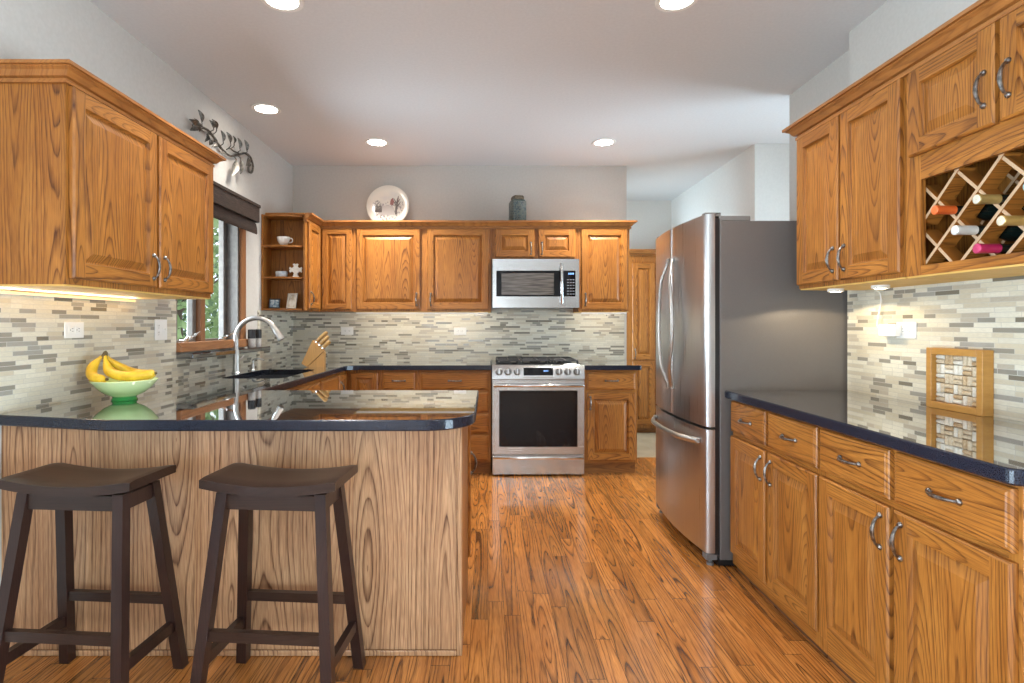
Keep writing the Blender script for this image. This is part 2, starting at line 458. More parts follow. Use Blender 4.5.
# side window over the sink
w1 = empty('window_1', (XL, (WY0 + WY1) / 2, WZ0), kind='structure')
def wbox(name, mat, lst, parent=w1):
    b = MB()
    for t in lst:
        t = list(t); bev = t.pop() if len(t) == 7 else 0
        b.box(*t, bev=bev)
    o = b.build(name, mat); o.parent = parent
    o.matrix_parent_inverse = Matrix.Translation(-Vector(w1.location)); return o
wbox('casing', WINWOOD, [(XL, WY1, 1.09, XL + .018, WY1 + .085, 2.16, .004)])
wbox('jamb', SASHM, [(XL - .139, WY1 - .02, WZ0, XL, WY1, WZ1), (XL - .139, WY0, WZ0, XL, WY0 + .02, WZ1), (XL - .139, WY0 + .02, WZ1 - .02, XL, WY1 - .02, WZ1)])
wbox('sill', WINWOODY, [(XL - .139, WY0 + .02, WZ0, XL + .03, WY1 - .02, WZ0 + .022, .004), (XL + .0, WY0 - .0, WZ0 + .001, XL + .035, WY1 + .085, WZ0 + .06, .004)])
ym = (WY0 + WY1) / 2
wbox('mullion', WINWOOD, [(XL - .13, ym - .03, WZ0 + .022, XL - .05, ym + .03, WZ1 - .02, .004)])
for y0, y1 in ((WY0 + .02, ym - .03), (ym + .03, WY1 - .02)):
    s0, s1, t = y0 + .002, y1 - .002, .042
    sash = wbox('sash', SASHM, [(XL - .12, s0, WZ0 + .024, XL - .08, s0 + t, WZ1 - .022, .004), (XL - .12, s1 - t, WZ0 + .024, XL - .08, s1, WZ1 - .022, .004),
                         (XL - .12, s0 + t, WZ0 + .024, XL - .08, s1 - t, WZ0 + .07, .003), (XL - .12, s0 + t, WZ1 - .065, XL - .08, s1 - t, WZ1 - .022, .003)])
    b = MB(); b.box(XL - .104, s0 + t - .004, WZ0 + .066, XL - .098, s1 - t + .004, WZ1 - .061)
    g = b.build('pane', PANE); g.parent = sash; g.matrix_parent_inverse = Matrix.Translation(-Vector(w1.location))
    b = MB(); yc = y0 + (.10 if y0 < ym else .16)
    b.box(XL - .03, yc - .03, WZ0 + .061, XL + .0, yc + .03, WZ0 + .075, bev=.004)
    b.tube(smooth_path([(XL - .012, yc, WZ0 + .07), (XL + .01, yc + .01, WZ0 + .088), (XL + .022, yc + .05, WZ0 + .098), (XL + .03, yc + .10, WZ0 + .118)], 5), [.008] * 6 + [.0065] * 5 + [.008] * 5, 8)
    k = b.build('crank_handle', CHROME); k.parent = w1; k.matrix_parent_inverse = Matrix.Translation(-Vector(w1.location))
lg = struct(boxes('trim_1', GRANITE, [(XL, WY0 - .005, 1.049, XL + .105, 4.475, 1.079, 0, .004)]))

# large window behind the camera (seen only in reflections)
w2 = empty('window_2', (-.83, RY - .05, RZ0), kind='structure')
def w2box(name, mat, lst):
    b = MB()
    for t in lst: b.box(*t)
    o = b.build(name, mat); o.parent = w2; o.matrix_parent_inverse = Matrix.Translation(-Vector(w2.location)); return o
n = 2; wdt = (RX1 - RX0)
fr = [(RX0, RY - .1, RZ0, RX0 + .07, RY - .02, RZ1), (RX1 - .07, RY - .1, RZ0, RX1, RY - .02, RZ1), (RX0 + .07, RY - .1, RZ0, RX1 - .07, RY - .02, RZ0 + .08), (RX0 + .07, RY - .1, RZ1 - .08, RX1 - .07, RY - .02, RZ1)]
for i in (1,):
    xc = RX0 + wdt * i / 2; fr.append((xc - .05, RY - .1, RZ0 + .08, xc + .05, RY - .02, RZ1 - .08))
w2box('frame', WINWOOD, fr)
for i in range(2):
    xa = RX0 + wdt * i / 2 + .05; xb = RX0 + wdt * (i + 1) / 2 - .05
    w2box('pane', PANE, [(xa, RY - .065, RZ0 + .078, xb, RY - .06, RZ1 - .078)])

# glazed doors in both side walls, behind the camera; right one added for fill
for dn, xa, xb, ga, gb in (('door_1', XL - .12, XL - .03, GY0, GY1), ('added_door_2', XR + .05, XR + .14, GY0, .9)):
    d1 = empty(dn, ((xa + xb) / 2, (ga + gb) / 2, 0), kind='structure')
    q = (gb - ga) / 3; fr = [(xa, ga, 0, xb, ga + .08, GZ1), (xa, gb - .08, 0, xb, gb, GZ1)]
    for k in (1, 2): fr.append((xa, ga + q * k - .05, 0, xb, ga + q * k + .05, GZ1))
    for k in range(3):
        ya = ga + q * k + (.08 if k == 0 else .05); yb = ga + q * (k + 1) - (.08 if k == 2 else .05)
        fr += [(xa, ya, 0, xb, yb, .10), (xa, ya, GZ1 - .08, xb, yb, GZ1)]
    o = boxes('frame', WINWOOD, fr); o.parent = d1; o.matrix_parent_inverse = Matrix.Translation(-Vector(d1.location))
    for k in range(3):
        ya = ga + q * k + (.08 if k == 0 else .05); yb = ga + q * (k + 1) - (.08 if k == 2 else .05)
        xm = (xa + xb) / 2
        o = boxes('pane', PANE, [(xm - .003, ya, .10, xm + .003, yb, GZ1 - .08)]); o.parent = d1; o.matrix_parent_inverse = Matrix.Translation(-Vector(d1.location))

# unseen windows added to house the hallway and passage fill lamps
for dn, xa, xb, ga, gb, za, zb in (('added_window_3', .62, .68, 5.55, 6.55, .5, 2.3), ('added_window_4', 3.32, 3.38, 2.95, 4.35, .3, 2.3)):
    d1 = empty(dn, ((xa + xb) / 2, (ga + gb) / 2, za), kind='structure')
    gm = (ga + gb) / 2
    o = boxes('frame', WINWOOD, [(xa, ga, za, xb, ga + .06, zb), (xa, gb - .06, za, xb, gb, zb), (xa, gm - .03, za, xb, gm + .03, zb), (xa, ga + .06, za, xb, gm - .03, za + .06), (xa, gm + .03, za, xb, gb - .06, za + .06), (xa, ga + .06, zb - .06, xb, gm - .03, zb), (xa, gm + .03, zb - .06, xb, gb - .06, zb)])
    o.parent = d1; o.matrix_parent_inverse = Matrix.Translation(-Vector(d1.location))
    for ya, yb in ((ga + .06, gm - .03), (gm + .03, gb - .06)):
        o = boxes('pane', PANE, [((xa + xb) / 2 - .003, ya, za + .06, (xa + xb) / 2 + .003, yb, zb - .06)]); o.parent = d1; o.matrix_parent_inverse = Matrix.Translation(-Vector(d1.location))

# recessed ceiling lamps
def ceiling_lamp(x, y, label, power=LAMP_W, group='recessed ceiling lamps', parts=True):
    r = empty('recessed_ceiling_lamp', (x, y, ZC), 0, label, 'ceiling light', group)
    b = MB(); b.lathe([(.074, -.0), (.074, -.004), (.094, -.006), (.098, -.003), (.098, 0.0)], n=36); b.build('trim_ring', WHITE, r)
    b = MB(); b.lathe([(.0735, -.0035), (.05, -.005), (.001, -.0055)], n=36, caps=False); b.build('lens', LAMPGLOW, r)
    l = bpy.data.lights.new('lamp_light', 'SPOT'); l.energy = power * 4; l.spot_size = math.radians(125); l.spot_blend = 1.0
    l.shadow_soft_size = 0.07; l.color = WARM
    o = bpy.data.objects.new('lamp_light', l); COL.objects.link(o); o.parent = r; o.location = (0, 0, -.09)
    return r
ceiling_lamp(-1.54, 3.89, 'round recessed ceiling lamp near left wall above the metal leaf decoration', 7)
ceiling_lamp(-0.912, 4.60, 'round recessed ceiling lamp above the decorated plate and corner wall cabinets', 42)
ceiling_lamp(0.953, 4.60, 'round recessed ceiling lamp near hallway opening, right of the range', 42)
ceiling_lamp(-0.951, 2.585, 'recessed ceiling lamp at top edge of photo, left one above the peninsula', 16)
ceiling_lamp(0.872, 2.585, 'recessed ceiling lamp at top edge of photo, right one in front of refrigerator', 18)
for x, y in ((-0.95, 0.5), (0.9, 0.5), (-0.95, -1.7), (0.9, -1.7)):
    ceiling_lamp(x, y, 'round recessed ceiling lamp out of view behind the camera', group='recessed ceiling lamps behind the camera')
ceiling_lamp(1.33, 5.95, 'round recessed ceiling lamp in hallway beyond the back wall', 26)
ceiling_lamp(2.75, 3.7, 'round recessed ceiling lamp in passage behind the refrigerator', 12)

# ------------------------------------------------------------------ cabinets
def door_mb(w, h, st=.056, t=.02):
    """raised panel door, front towards -y, front face at y=0; slot 0 upright grain, slot 1 level grain"""
    b = MB()
    def L(i, y): return [(i, y, i), (w - i, y, i), (w - i, y, h - i), (i, y, h - i)]
    def ring(a, c, m=(1, 0, 1, 0)):
        v = a + c
        for k in range(4): b.add([v[k], v[(k + 1) % 4], v[4 + (k + 1) % 4], v[4 + k]], [[0, 1, 2, 3]], m[k])
    back, o1, o2 = L(0, t), L(0, .006), L(.006, 0)
    b.add(back, [[0, 3, 2, 1]], 0)
    ring(back, o1); ring(o1, o2)
    i3 = L(st, 0)
    x0, x1 = .006, w - .006; z0, z1 = .006, h - .006
    b.add([(x0, 0, z0), (st, 0, z0), (st, 0, st), (st, 0, h - st), (st, 0, z1), (x0, 0, z1)], [[0, 1, 2, 3, 4, 5]], 0)
    b.add([(w - st, 0, z0), (x1, 0, z0), (x1, 0, z1), (w - st, 0, z1), (w - st, 0, h - st), (w - st, 0, st)], [[0, 1, 2, 3, 4, 5]], 0)
    b.add([(st, 0, z0), (w - st, 0, z0), (w - st, 0, st), (st, 0, st)], [[0, 1, 2, 3]], 1)
    b.add([(st, 0, h - st), (w - st, 0, h - st), (w - st, 0, z1), (st, 0, z1)], [[0, 1, 2, 3]], 1)
    i4, i5, i6, i7 = L(st + .003, .009), L(st + .006, .0145), L(st + .011, .0145), L(st + .040, .002)
    ring(i3, i4); ring(i4, i5); ring(i5, i6, (0, 0, 0, 0)); ring(i6, i7, (0, 0, 0, 0))
    b.add(i7, [[0, 1, 2, 3]], 0)
    return b
def drawer_mb(w, h, t=.02):
    b = MB()
    def L(i, y): return [(i, y, i), (w - i, y, i), (w - i, y, h - i), (i, y, h - i)]
    def ring(a, c):
        v = a + c
        for k in range(4): b.add([v[k], v[(k + 1) % 4], v[4 + (k + 1) % 4], v[4 + k]], [[0, 1, 2, 3]], 0)
    l = [L(0, t), L(0, .008), L(.004, .004), L(.010, .0025), L(.014, 0)]
    b.add(l[0], [[0, 3, 2, 1]])
    for a, c in zip(l, l[1:]): ring(a, c)
    b.add(l[-1], [[0, 1, 2, 3]])
    return b
def pull_mesh():
    b = MB(); pts = []; rr = []
    for i in range(17):
        t = i / 16; z = -.047 + .094 * t
        s = math.sin(PI * t)
        pts.append((0, -.006 - .020 * s ** 0.6, z)); rr.append(.0042 + .0022 * s ** 2)
    b.tube(pts, rr, 8, up=(1, 0, 0))
    for sgn in (-1, 1):
        M = Matrix.Translation((0, 0, sgn * .050)) @ Matrix.Rotation(PI / 2, 4, 'X')
        b.lathe([(.0095, 0), (.0095, .003), (.0075, .006), (.005, .009), (.001, .010)], n=12, M=M)
    o = b.build('handle', PEWTER); me = o.data; bpy.data.objects.remove(o); return me
PULL = pull_mesh()

def cabinet(name, loc, rz, Wd, D, z0, z1, fronts, label, cat, group=None, toe=0.0, poly=None, frame=True, mats=(OV, OH), toe_in=.05):
    """front frame plane at local y=0, x along the width, fronts = (kind, x0, x1, z0, z1, pull) with absolute heights"""
    r = empty(name, (loc[0], loc[1], z0), rz, label, cat, group)
    b = MB(); H = z1 - z0
    if poly: b.prism(poly, toe, H)
    else: b.box(0, .018 if frame else 0, toe, Wd, D, H)
    b.build('body', mats[0], r)
    if frame:
        b = MB()
        xs = sorted({f[1] for f in fronts} | {f[2] for f in fronts})
        b.box(0, 0, toe, .036, .018, H, 0); b.box(Wd - .036, 0, toe, Wd, .018, H, 0)
        b.box(.036, 0, toe, Wd - .036, .018, H, 1 if any(f[0] == 'drawer' for f in fronts) else 0)
        b.build('face_frame', mats, r)
    if toe:
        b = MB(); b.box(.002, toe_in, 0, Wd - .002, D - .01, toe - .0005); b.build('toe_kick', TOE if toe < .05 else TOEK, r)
    for f in fronts:
        kind, x0, x1, a0, a1, pull = f
        if kind == 'drawer': o = drawer_mb(x1 - x0, a1 - a0).build('drawer', mats[1], r, (x0, -.0205, a0 - z0))
        else: o = door_mb(x1 - x0, a1 - a0).build('door', list(mats), r, (x0, -.0205, a0 - z0))
        if pull:
            d, px, pz = pull
            inst(PULL, 'handle', o, (px - x0, 0, pz - a0), (0, PI / 2 if d == 'h' else 0, 0))
    return r
def top_trim(parent, pts, z0, mat=None, h=.065):
    """crown molding in the cabinet's own coordinates"""
    b = MB()
    s = h / .065
    b.sweep(pts, [(.001, z0), (.013, z0), (.013, z0 + .013 * s), (.007, z0 + .013 * s), (.007, z0 + .019 * s), (.019, z0 + .022 * s), (.024, z0 + .028 * s), (.032, z0 + .040 * s), (.044, z0 + .047 * s), (.044, z0 + .052 * s), (.056, z0 + .052 * s), (.056, z0 + h), (.001, z0 + h)])
    return b
CROWNM = oak('oak_crown_grain', 'y', (0.44, 0.18, 0.045), (0.33, 0.12, 0.026), (0.12, 0.036, 0.008), contrast=0.7)
CROWNX = oak('oak_crown_level_grain', 'x', (0.44, 0.18, 0.045), (0.33, 0.12, 0.026), (0.12, 0.036, 0.008), contrast=0.7)
UNDER = mottled('pale_yellow_wood', (0.66, 0.40, 0.10), (0.72, 0.45, 0.13), 14, 0.6)  # undersides coloured paler and yellower than the fronts

# left wall cabinet over the peninsula
c = cabinet('kitchen_cabinet', (-1.468, 1.945), PI / 2, 1.022, .372, 1.391, 2.150,
            [('door', .014, .510, 1.413, 2.085, ('v', .480, 1.50)), ('door', .530, 1.012, 1.413, 2.085, ('v', .562, 1.50))],
            'oak cabinet with two doors hung on left wall above the bananas', 'cabinet', 'oak wall cabinets')
o = top_trim(c, [(0, .370), (0, 0), (1.022, 0), (1.022, .370)], .697, h=.058).build('crown_molding', CROWNX, c, smooth=22)
b = MB(); b.box(.004, .004, -.006, 1.018, .368, 0); b.build('bottom_panel', UNDER, c)

# corner shelf, corner cabinet and wall cabinets on the back wall
ZB, ZT = 1.368, 2.150
r = empty('open_corner_shelf', (XL, 4.728, ZB), 0, 'open oak end shelf with three curved ledges beside the window', 'shelf')
def rel(o): o.parent = r; o.matrix_parent_inverse = Matrix.Translation(-Vector(r.location)); return o
b = MB(); b.box(XL + .002, 4.545, ZB, XL + .018, 4.727, ZT - .002); b.box(-1.508, 4.575, ZB, -1.492, 4.727, ZT - .002); rel(b.build('side_panel', OV))
b = MB(); b.box(XL + .018, 4.712, ZB, -1.508, 4.727, ZT - .002); rel(b.build('back_panel', OV))
def shelf_poly():
    pts = [(XL + .0185, 4.7115), (XL + .0185, 4.535)]
    for i in range(13):
        t = i / 12; pts.append((XL + .0185 + t * .3025, 4.535 - .018 * math.sin(PI * t) + .045 * t ** 3))
    pts.append((-1.5085, 4.7115)); return pts
b = MB(); b.box(XL + .03, 4.550, ZT - .004, -1.492, 4.727, ZT + .012, bev=.003); rel(b.build('top_cap', OH))
SHELFZ = [ZB + .001, 1.627, 1.884, 2.130]
for z in SHELFZ:
    b = MB(); b.prism(shelf_poly(), z, z + .014); rel(b.build('shelf_board', OH))

c = empty('corner_cabinet', (-1.49, 4.95, ZB), 0, 'L-shaped oak corner wall cabinet with two narrow doors beside open shelf', 'cabinet', 'oak wall cabinets')
b = MB(); b.prism([(XL + 1.49 + .002, .331), (.295, .331), (.295, 0), (0, 0), (0, -.220), (XL + 1.49 + .002, -.220)], 0, ZT - ZB)
b.build('body', OV, c)
o = door_mb(.262, .712, .045).build('door', [OV, OH], c, (.026, -.0205, .018))
o = door_mb(.305, .712, .05).build('door', [OV, OH], c, (.0205, -.330, .018), (0, 0, PI / 2))
inst(PULL, 'handle', o, (.03, 0, .085))
def back_upper(x0, x1, z0, fronts, label, g='oak wall cabinets'):
    c = cabinet('kitchen_cabinet', (x0, 4.95), 0, x1 - x0, .331, z0, ZT, [(k, a - x0, b_ - x0, p, q, (h[0], h[1] - x0, h[2]) if h else None) for k, a, b_, p, q, h in fronts], label, 'cabinet', g)
    b = MB(); b.box(.004, .02, -.005, x1 - x0 - .004, .329, 0); b.build('bottom_panel', UNDER, c)
    return c
back_upper(-1.194, 0.030, ZB, [('door', -1.160, -.597, 1.386, 2.098, ('v', -.630, 1.475)), ('door', -.537, .008, 1.386, 2.098, ('v', -.504, 1.475))],
           'wide oak wall cabinet with two large doors left of the microwave')
back_upper(0.031, 0.800, 1.831, [('door', .062, .409, 1.846, 2.098, ('v', .378, 1.925)), ('door', .442, .770, 1.846, 2.098, ('v', .475, 1.925))],
           'short oak wall cabinet with two small doors directly above the microwave')
back_upper(0.801, 1.250, ZB, [('door', .824, 1.230, 1.386, 2.098, ('v', .858, 1.475))],
           'single-door oak wall cabinet right of the microwave, beside hallway opening')
b = top_trim(None, [(-1.49, 4.56), (-1.49, 4.95), (1.251, 4.95), (1.251, YB - .002)], 2.100, h=.064)
o = b.build('crown_molding', CROWNX, smooth=22); tag(o, 'long oak crown molding along tops of the back wall cabinets', 'molding')
o.data.update()

# right wall cabinets
c = cabinet('kitchen_cabinet', (1.53, 2.752), -PI / 2, .700, .318, 1.425, 2.200,
            [('door', .008, .330, 1.442, 2.156, ('v', .300, 1.535)), ('door', .346, .692, 1.442, 2.156, ('v', .378, 1.535))],
            'tall two-door oak wall cabinet on right wall beside the refrigerator', 'cabinet', 'oak wall cabinets')
b = MB(); b.box(.004, .004, -.006, .696, .314, 0); b.build('bottom_panel', UNDER, c)
YW2 = 2.050; WW = .84
c = empty('wine_rack_cabinet', (1.53, YW2, 1.425), -PI / 2, 'oak wall cabinet with lattice wine rack under two short doors', 'cabinet', 'oak wall cabinets')
b = MB(); H = .775
b.box(0, .018, .415, WW, .318, H); b.box(0, .018, 0, .018, .318, .415); b.box(WW - .018, .018, 0, WW, .318, .415)
b.box(.018, .018, 0, WW - .018, .318, .018); b.box(.018, .308, .018, WW - .018, .318, .415)
b.build('body', OV, c)
ox0, ox1, oz0, oz1 = .070, .770, .034, .338
b = MB()
b.box(0, 0, 0, ox0, .018, H, 0); b.box(ox1, 0, 0, WW, .018, H, 0); b.box(ox0, 0, 0, ox1, .018, oz0, 1); b.box(ox0, 0, oz1, ox1, .018, H, 1)
b.build('face_frame', [OV, OH], c)
for x0, x1, hx in ((.032, .376, .345), (.394, .800, .426)):
    o = door_mb(x1 - x0, .305).build('door', [OV, OH], c, (x0, -.0205, .426)); inst(PULL, 'handle', o, (hx - x0, 0, .115))
LATL = simple('pale_sanded_oak', (0.48, 0.32, 0.19), 0.5)
def lattice(y0, y1, dz):
    """crossing strips in the opening, plane at local depth y0..y1"""
    P = .16; hw = .0052
    b = MB()
    X0, X1, Z0, Z1 = ox0 - .02, ox1 + .02, oz0 - .006, oz1 + .006
    for sgn in (1, -1):
        for k in range(-12, 14):
            # x + sgn*z = const
            cst = (YW2 - 1.852) + sgn * (1.598 - 1.425 + dz) + k * P
            seg = []
            for z in (Z0, Z1):
                seg.append((cst - sgn * z, z))
            (xa, za), (xb, zb) = seg
            # clip in x
            pts = []
            dx, dzz = xb - xa, zb - za; t0, t1 = 0.0, 1.0
            for lim, s_ in ((X0, 1), (X1, -1)):
                va, vb = (xa - lim) * s_, (xb - lim) * s_
                if va < 0 and vb < 0: t0, t1 = 1, 0
                elif va < 0: t0 = max(t0, va / (va - vb))
                elif vb < 0: t1 = min(t1, va / (va - vb))
            if t1 - t0 < .05: continue
            A = (xa + dx * t0, za + dzz * t0); B = (xa + dx * t1, za + dzz * t1)
            nx, nz = (B[1] - A[1]), -(B[0] - A[0]); l = math.hypot(nx, nz); nx, nz = nx / l * hw, nz / l * hw
            e = .0015 * sgn
            q = [(A[0] + nx, A[1] + nz), (B[0] + nx, B[1] + nz), (B[0] - nx, B[1] - nz), (A[0] - nx, A[1] - nz)]
            v = [(p[0], y0 + e, p[1]) for p in q] + [(p[0], y1 + e, p[1]) for p in q]
            b.add(v, [[0, 1, 2, 3]], 1)
            b.add(v, [[4, 5, 6, 7], [0, 1, 5, 4], [1, 2, 6, 5], [2, 3, 7, 6], [3, 0, 4, 7]], 0)
    return b
lattice(.020, .075, 0).build('lattice', [OY, LATL], c)
lattice(.210, .250, -.030).build('lattice', [OY, LATL], c)
b = top_trim(None, [(1.848, 2.752), (1.53, 2.752), (1.53, 1.211)], 2.158, h=.067)
o = b.build('crown_molding', CROWNM, smooth=22); tag(o, 'oak crown molding running along the right wall cabinets', 'molding')
b = MB(); b.box(.004, .004, -.006, WW - .004, .314, 0); b.build('bottom_panel', UNDER, c)

# base cabinets on the right
def right_base(yf, Wd, f1, f2, label):
    fr = []
    for (x0, x1), hs in zip((f1, f2), (-1, 1)):
        hx = x1 - .032 if hs < 0 else x0 + .032
        fr += [('drawer', x0, x1, .708, .862, ('h', (x0 + x1) / 2, .785)), ('door', x0, x1, .092, .685, ('v', hx, .600))]
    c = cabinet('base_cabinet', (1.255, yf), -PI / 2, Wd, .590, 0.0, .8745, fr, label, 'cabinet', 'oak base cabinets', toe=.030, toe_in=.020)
    return c
right_base(2.868, .764, (.010, .362), (.388, .756), 'oak base cabinet under right counter, the one next to the refrigerator')
right_base(2.103, .790, (.010, .372), (.395, .779), 'oak base cabinet under right counter, below the cork-filled box')

# base cabinets on the back wall
BF = 4.68
def back_base(x0, x1, fr, label):
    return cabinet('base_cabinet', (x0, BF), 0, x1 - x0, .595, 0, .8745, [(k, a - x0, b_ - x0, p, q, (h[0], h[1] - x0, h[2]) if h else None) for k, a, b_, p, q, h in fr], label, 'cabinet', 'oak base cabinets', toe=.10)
back_base(.805, 1.245, [('drawer', .826, 1.228, .712, .850, ('h', 1.03, .785)), ('door', .826, 1.228, .122, .684, ('v', .852, .60))],
          'oak base cabinet with one drawer over one door right of the range')
back_base(-.585, .026, [('drawer', -.556, .004, .712, .850, ('h', -.276, .785)), ('drawer', -.556, .004, .530, .690, ('h', -.276, .612)),
                        ('drawer', -.556, .004, .352, .508, ('h', -.276, .43)), ('drawer', -.556, .004, .122, .330, ('h', -.276, .23))],
          'oak four-drawer base cabinet immediately left of the range')
back_base(-.893, -.586, [('drawer', -.872, -.612, .712, .850, ('h', -.742, .785)), ('door', -.872, -.612, .122, .684, ('v', -.642, .60))],
          'narrow oak base cabinet with small drawer between corner and drawer bank')
c = empty('corner_base_cabinet', (-1.19, BF, 0), 0, 'oak corner base cabinet with folding doors under the knife block', 'cabinet', 'oak base cabinets')
b = MB(); b.prism([(-.638, .595), (.296, .595), (.296, 0), (0, 0), (0, -.262), (-.638, -.262)], .10, .8745); b.build('body', OV, c)
b = MB(); b.prism([(-.6, .58), (.294, .58), (.294, .05), (-.05, .05), (-.05, -.26), (-.6, -.26)], 0, .0995); b.build('toe_kick', TOE, c)
o = door_mb(.225, .728, .045).build('door', [OV, OH], c, (.045, -.0205, .122))
o = door_mb(.225, .728, .045).build('door', [OV, OH], c, (.0205, -.258, .122), (0, 0, PI / 2)); inst(PULL, 'handle', o, (.03, 0, .62))
cabinet('sink_base_cabinet', (-1.19, 3.462), PI / 2, .954, .636, 0, .66,
        [('door', .02, .46, .122, .64, ('v', .43, .56)), ('door', .49, .934, .122, .64, ('v', .52, .56))],
        'oak base cabinet below the sink, mostly hidden behind the peninsula', 'cabinet', 'oak base cabinets', toe=.10)
c = bpy.data.objects['sink_base_cabinet']
for x0, x1 in ((.02, .46), (.49, .934)): drawer_mb(x1 - x0, .140).build('drawer', OH, c, (x0, -.0205, .712))
b = MB(); b.box(0, 0, .6605, .954, .018, .8745); b.box(0, .019, .6605, .016, .63, .8745); b.box(.938, .019, .6605, .954, .63, .8745); b.build('apron_panel', OH, c)
cabinet('base_cabinet', (-1.19, 2.862), PI / 2, .598, .636, 0, .8745,
        [('drawer', .02, .578, .712, .85, ('h', .30, .785)), ('door', .02, .578, .122, .69, ('v', .05, .60))],
        'oak base cabinet in left leg between peninsula and sink, hidden from view', 'cabinet', 'oak base cabinets', toe=.10)

# peninsula
p = empty('peninsula_cabinet', (-.96, 2.48, 0), 0, 'oak peninsula base with bold-grained back panel behind the stools', 'cabinet')
def prel(o, r=None): o.parent = r or p; o.matrix_parent_inverse = Matrix.Translation(-Vector((p if r is None else r).location)); return o
b = MB(); b.box(XL + .002, 2.131, .001, -.106, 2.800, .8745); prel(b.build('body', OV))
b = MB(); b.box(XL + .002, 2.118, .022, -.118, 2.130, .8745); prel(b.build('back_panel', PENV))
b = MB(); b.box(-.1175, 2.112, .001, -.098, 2.1305, .8745, bev=.002); prel(b.build('corner_strip', PENV))
b = MB(); b.box(XL + .002, 2.109, .001, -.119, 2.1175, .021, bev=.003); prel(b.build('base_molding', PENV))
b = MB(); b.box(-.1055, 2.132, .001, -.098, 2.72, .8745); prel(b.build('end_panel', OV))
d = prel(door_mb(.070, .66, .022).build('door', [OV, OH], None, (-.0855, 2.722, .12), (0, 0, PI / 2)))
hnd = inst(PULL, 'handle', d, (.035, 0, .45))

# hallway pantry
cabinet('pantry_cabinet', (1.52, 6.45), 0, .68, .29, 0, 2.06,
        [('door', .14, .40, .85, 1.96, ('v', .17, .92)), ('door', .42, .66, .85, 1.96, None), ('door', .14, .40, .10, .83, None), ('door', .42, .66, .10, .83, None)],
        'tall panelled oak pantry cabinet in hallway behind the refrigerator', 'cabinet', toe=.06)
c = bpy.data.objects['pantry_cabinet']
top_trim(None, [(0, .288), (0, 0), (.68, 0)], 2.05).build('crown_molding', CROWNX, c, smooth=22)

# ------------------------------------------------------------------ countertops
def slab(name, outline, z0, z1, mat, holes=(), e=.005):
    """polished slab with eased edges; outline counter-clockwise"""
    def off(poly, d):
        n = len(poly); out = []
        for i in range(n):
            a, b_, c_ = Vector(poly[i - 1]), Vector(poly[i]), Vector(poly[(i + 1) % n])
            d1 = (b_ - a).normalized(); d2 = (c_ - b_).normalized()
            n1 = Vector((-d1.y, d1.x)); n2 = Vector((-d2.y, d2.x)); m_ = (n1 + n2).normalized()
            out.append(tuple(b_ + m_ * (d / max(.3, m_.dot(n1)))))
        return out
    rings = [(e, z0), (0, z0 + e), (0, z1 - e), (e * .35, z1 - e * .35), (e, z1)]
    b = MB(); n = len(outline)
    lv = []
    for d, z in rings: lv.append([(x, y, z) for x, y in off(outline, d)])
    for a, c_ in zip(lv, lv[1:]):
        b.add(a + c_, [[i, (i + 1) % n, n + (i + 1) % n, n + i] for i in range(n)], 1)
    for h in holes:
        m_ = len(h)
        b.add([(x, y, z0) for x, y in h] + [(x, y, z1) for x, y in h], [[i, (i + 1) % m_, m_ + (i + 1) % m_, m_ + i] for i in range(m_)])
    for d, z in ((rings[0]), (rings[-1])):
        bm = bmesh.new(); es = []
        for loop in [off(outline, d)] + [list(h) for h in holes]:
            vs = [bm.verts.new((x, y, z)) for x, y in loop]
            es += [bm.edges.new((vs[i], vs[(i + 1) % len(vs)])) for i in range(len(vs))]
        bmesh.ops.triangle_fill(bm, use_beauty=True, use_dissolve=False, edges=es)
        b.bm(bm)
    # weld
    o = b.build(name, [mat, GEDGE])
    bm = bmesh.new(); bm.from_mesh(o.data); bmesh.ops.remove_doubles(bm, verts=bm.verts[:], dist=1e-5)
    bmesh.ops.recalc_face_normals(bm, faces=bm.faces[:]); bm.to_mesh(o.data); bm.free()
    o.data.set_sharp_from_angle(angle=math.radians(9))
    return o
CZ0, CZ1 = .875, .915
def rrect(x0, y0, x1, y1, r):
    return arc(x1 - r, y0 + r, r, -90, 0, 5) + arc(x1 - r, y1 - r, r, 0, 90, 5) + arc(x0 + r, y1 - r, r, 90, 180, 5) + arc(x0 + r, y0 + r, r, 180, 270, 5)
SX0, SX1, SY0, SY1 = -1.685, -1.285, 3.49, 4.21
out = [(XL + .001, 2.085), (-1.345, 1.968)] + arc(-.235, 2.155, .187, -90, 0, 10)
out += [(-.048, 2.872), (-1.165, 2.872)] + [(-1.165, 4.53), (-1.155, 4.58), (-1.115, 4.622), (-1.07, 4.632)] + [(.027, 4.632), (.027, YB - .001), (XL + .001, YB - .001)]
hole = [tuple(q) for q in rrect(SX0, SY0, SX1, SY1, .07)][::-1]
o = slab('countertop', out, CZ0, CZ1, GRANITE, [hole])
tag(o, 'large black granite countertop over peninsula, sink run and left back cabinets', 'countertop')
o = slab('countertop', [(.804, 4.632)] + arc(1.255, 4.652, .02, -90, 0, 4) + [(1.275, YB - .001), (.804, YB - .001)], CZ0, CZ1, GRANITE)
tag(o, 'small black granite countertop right of the range', 'countertop')
o = slab('countertop', [(XR - .001, 2.868), (1.213, 2.868)] + [(q[0], q[1]) for q in arc(1.243, 1.322, .03, 180, 270, 6)] + [(XR - .001, 1.292)], CZ0, CZ1, GRANITE)
tag(o, 'long black granite countertop along right wall under the cork-filled box', 'countertop')

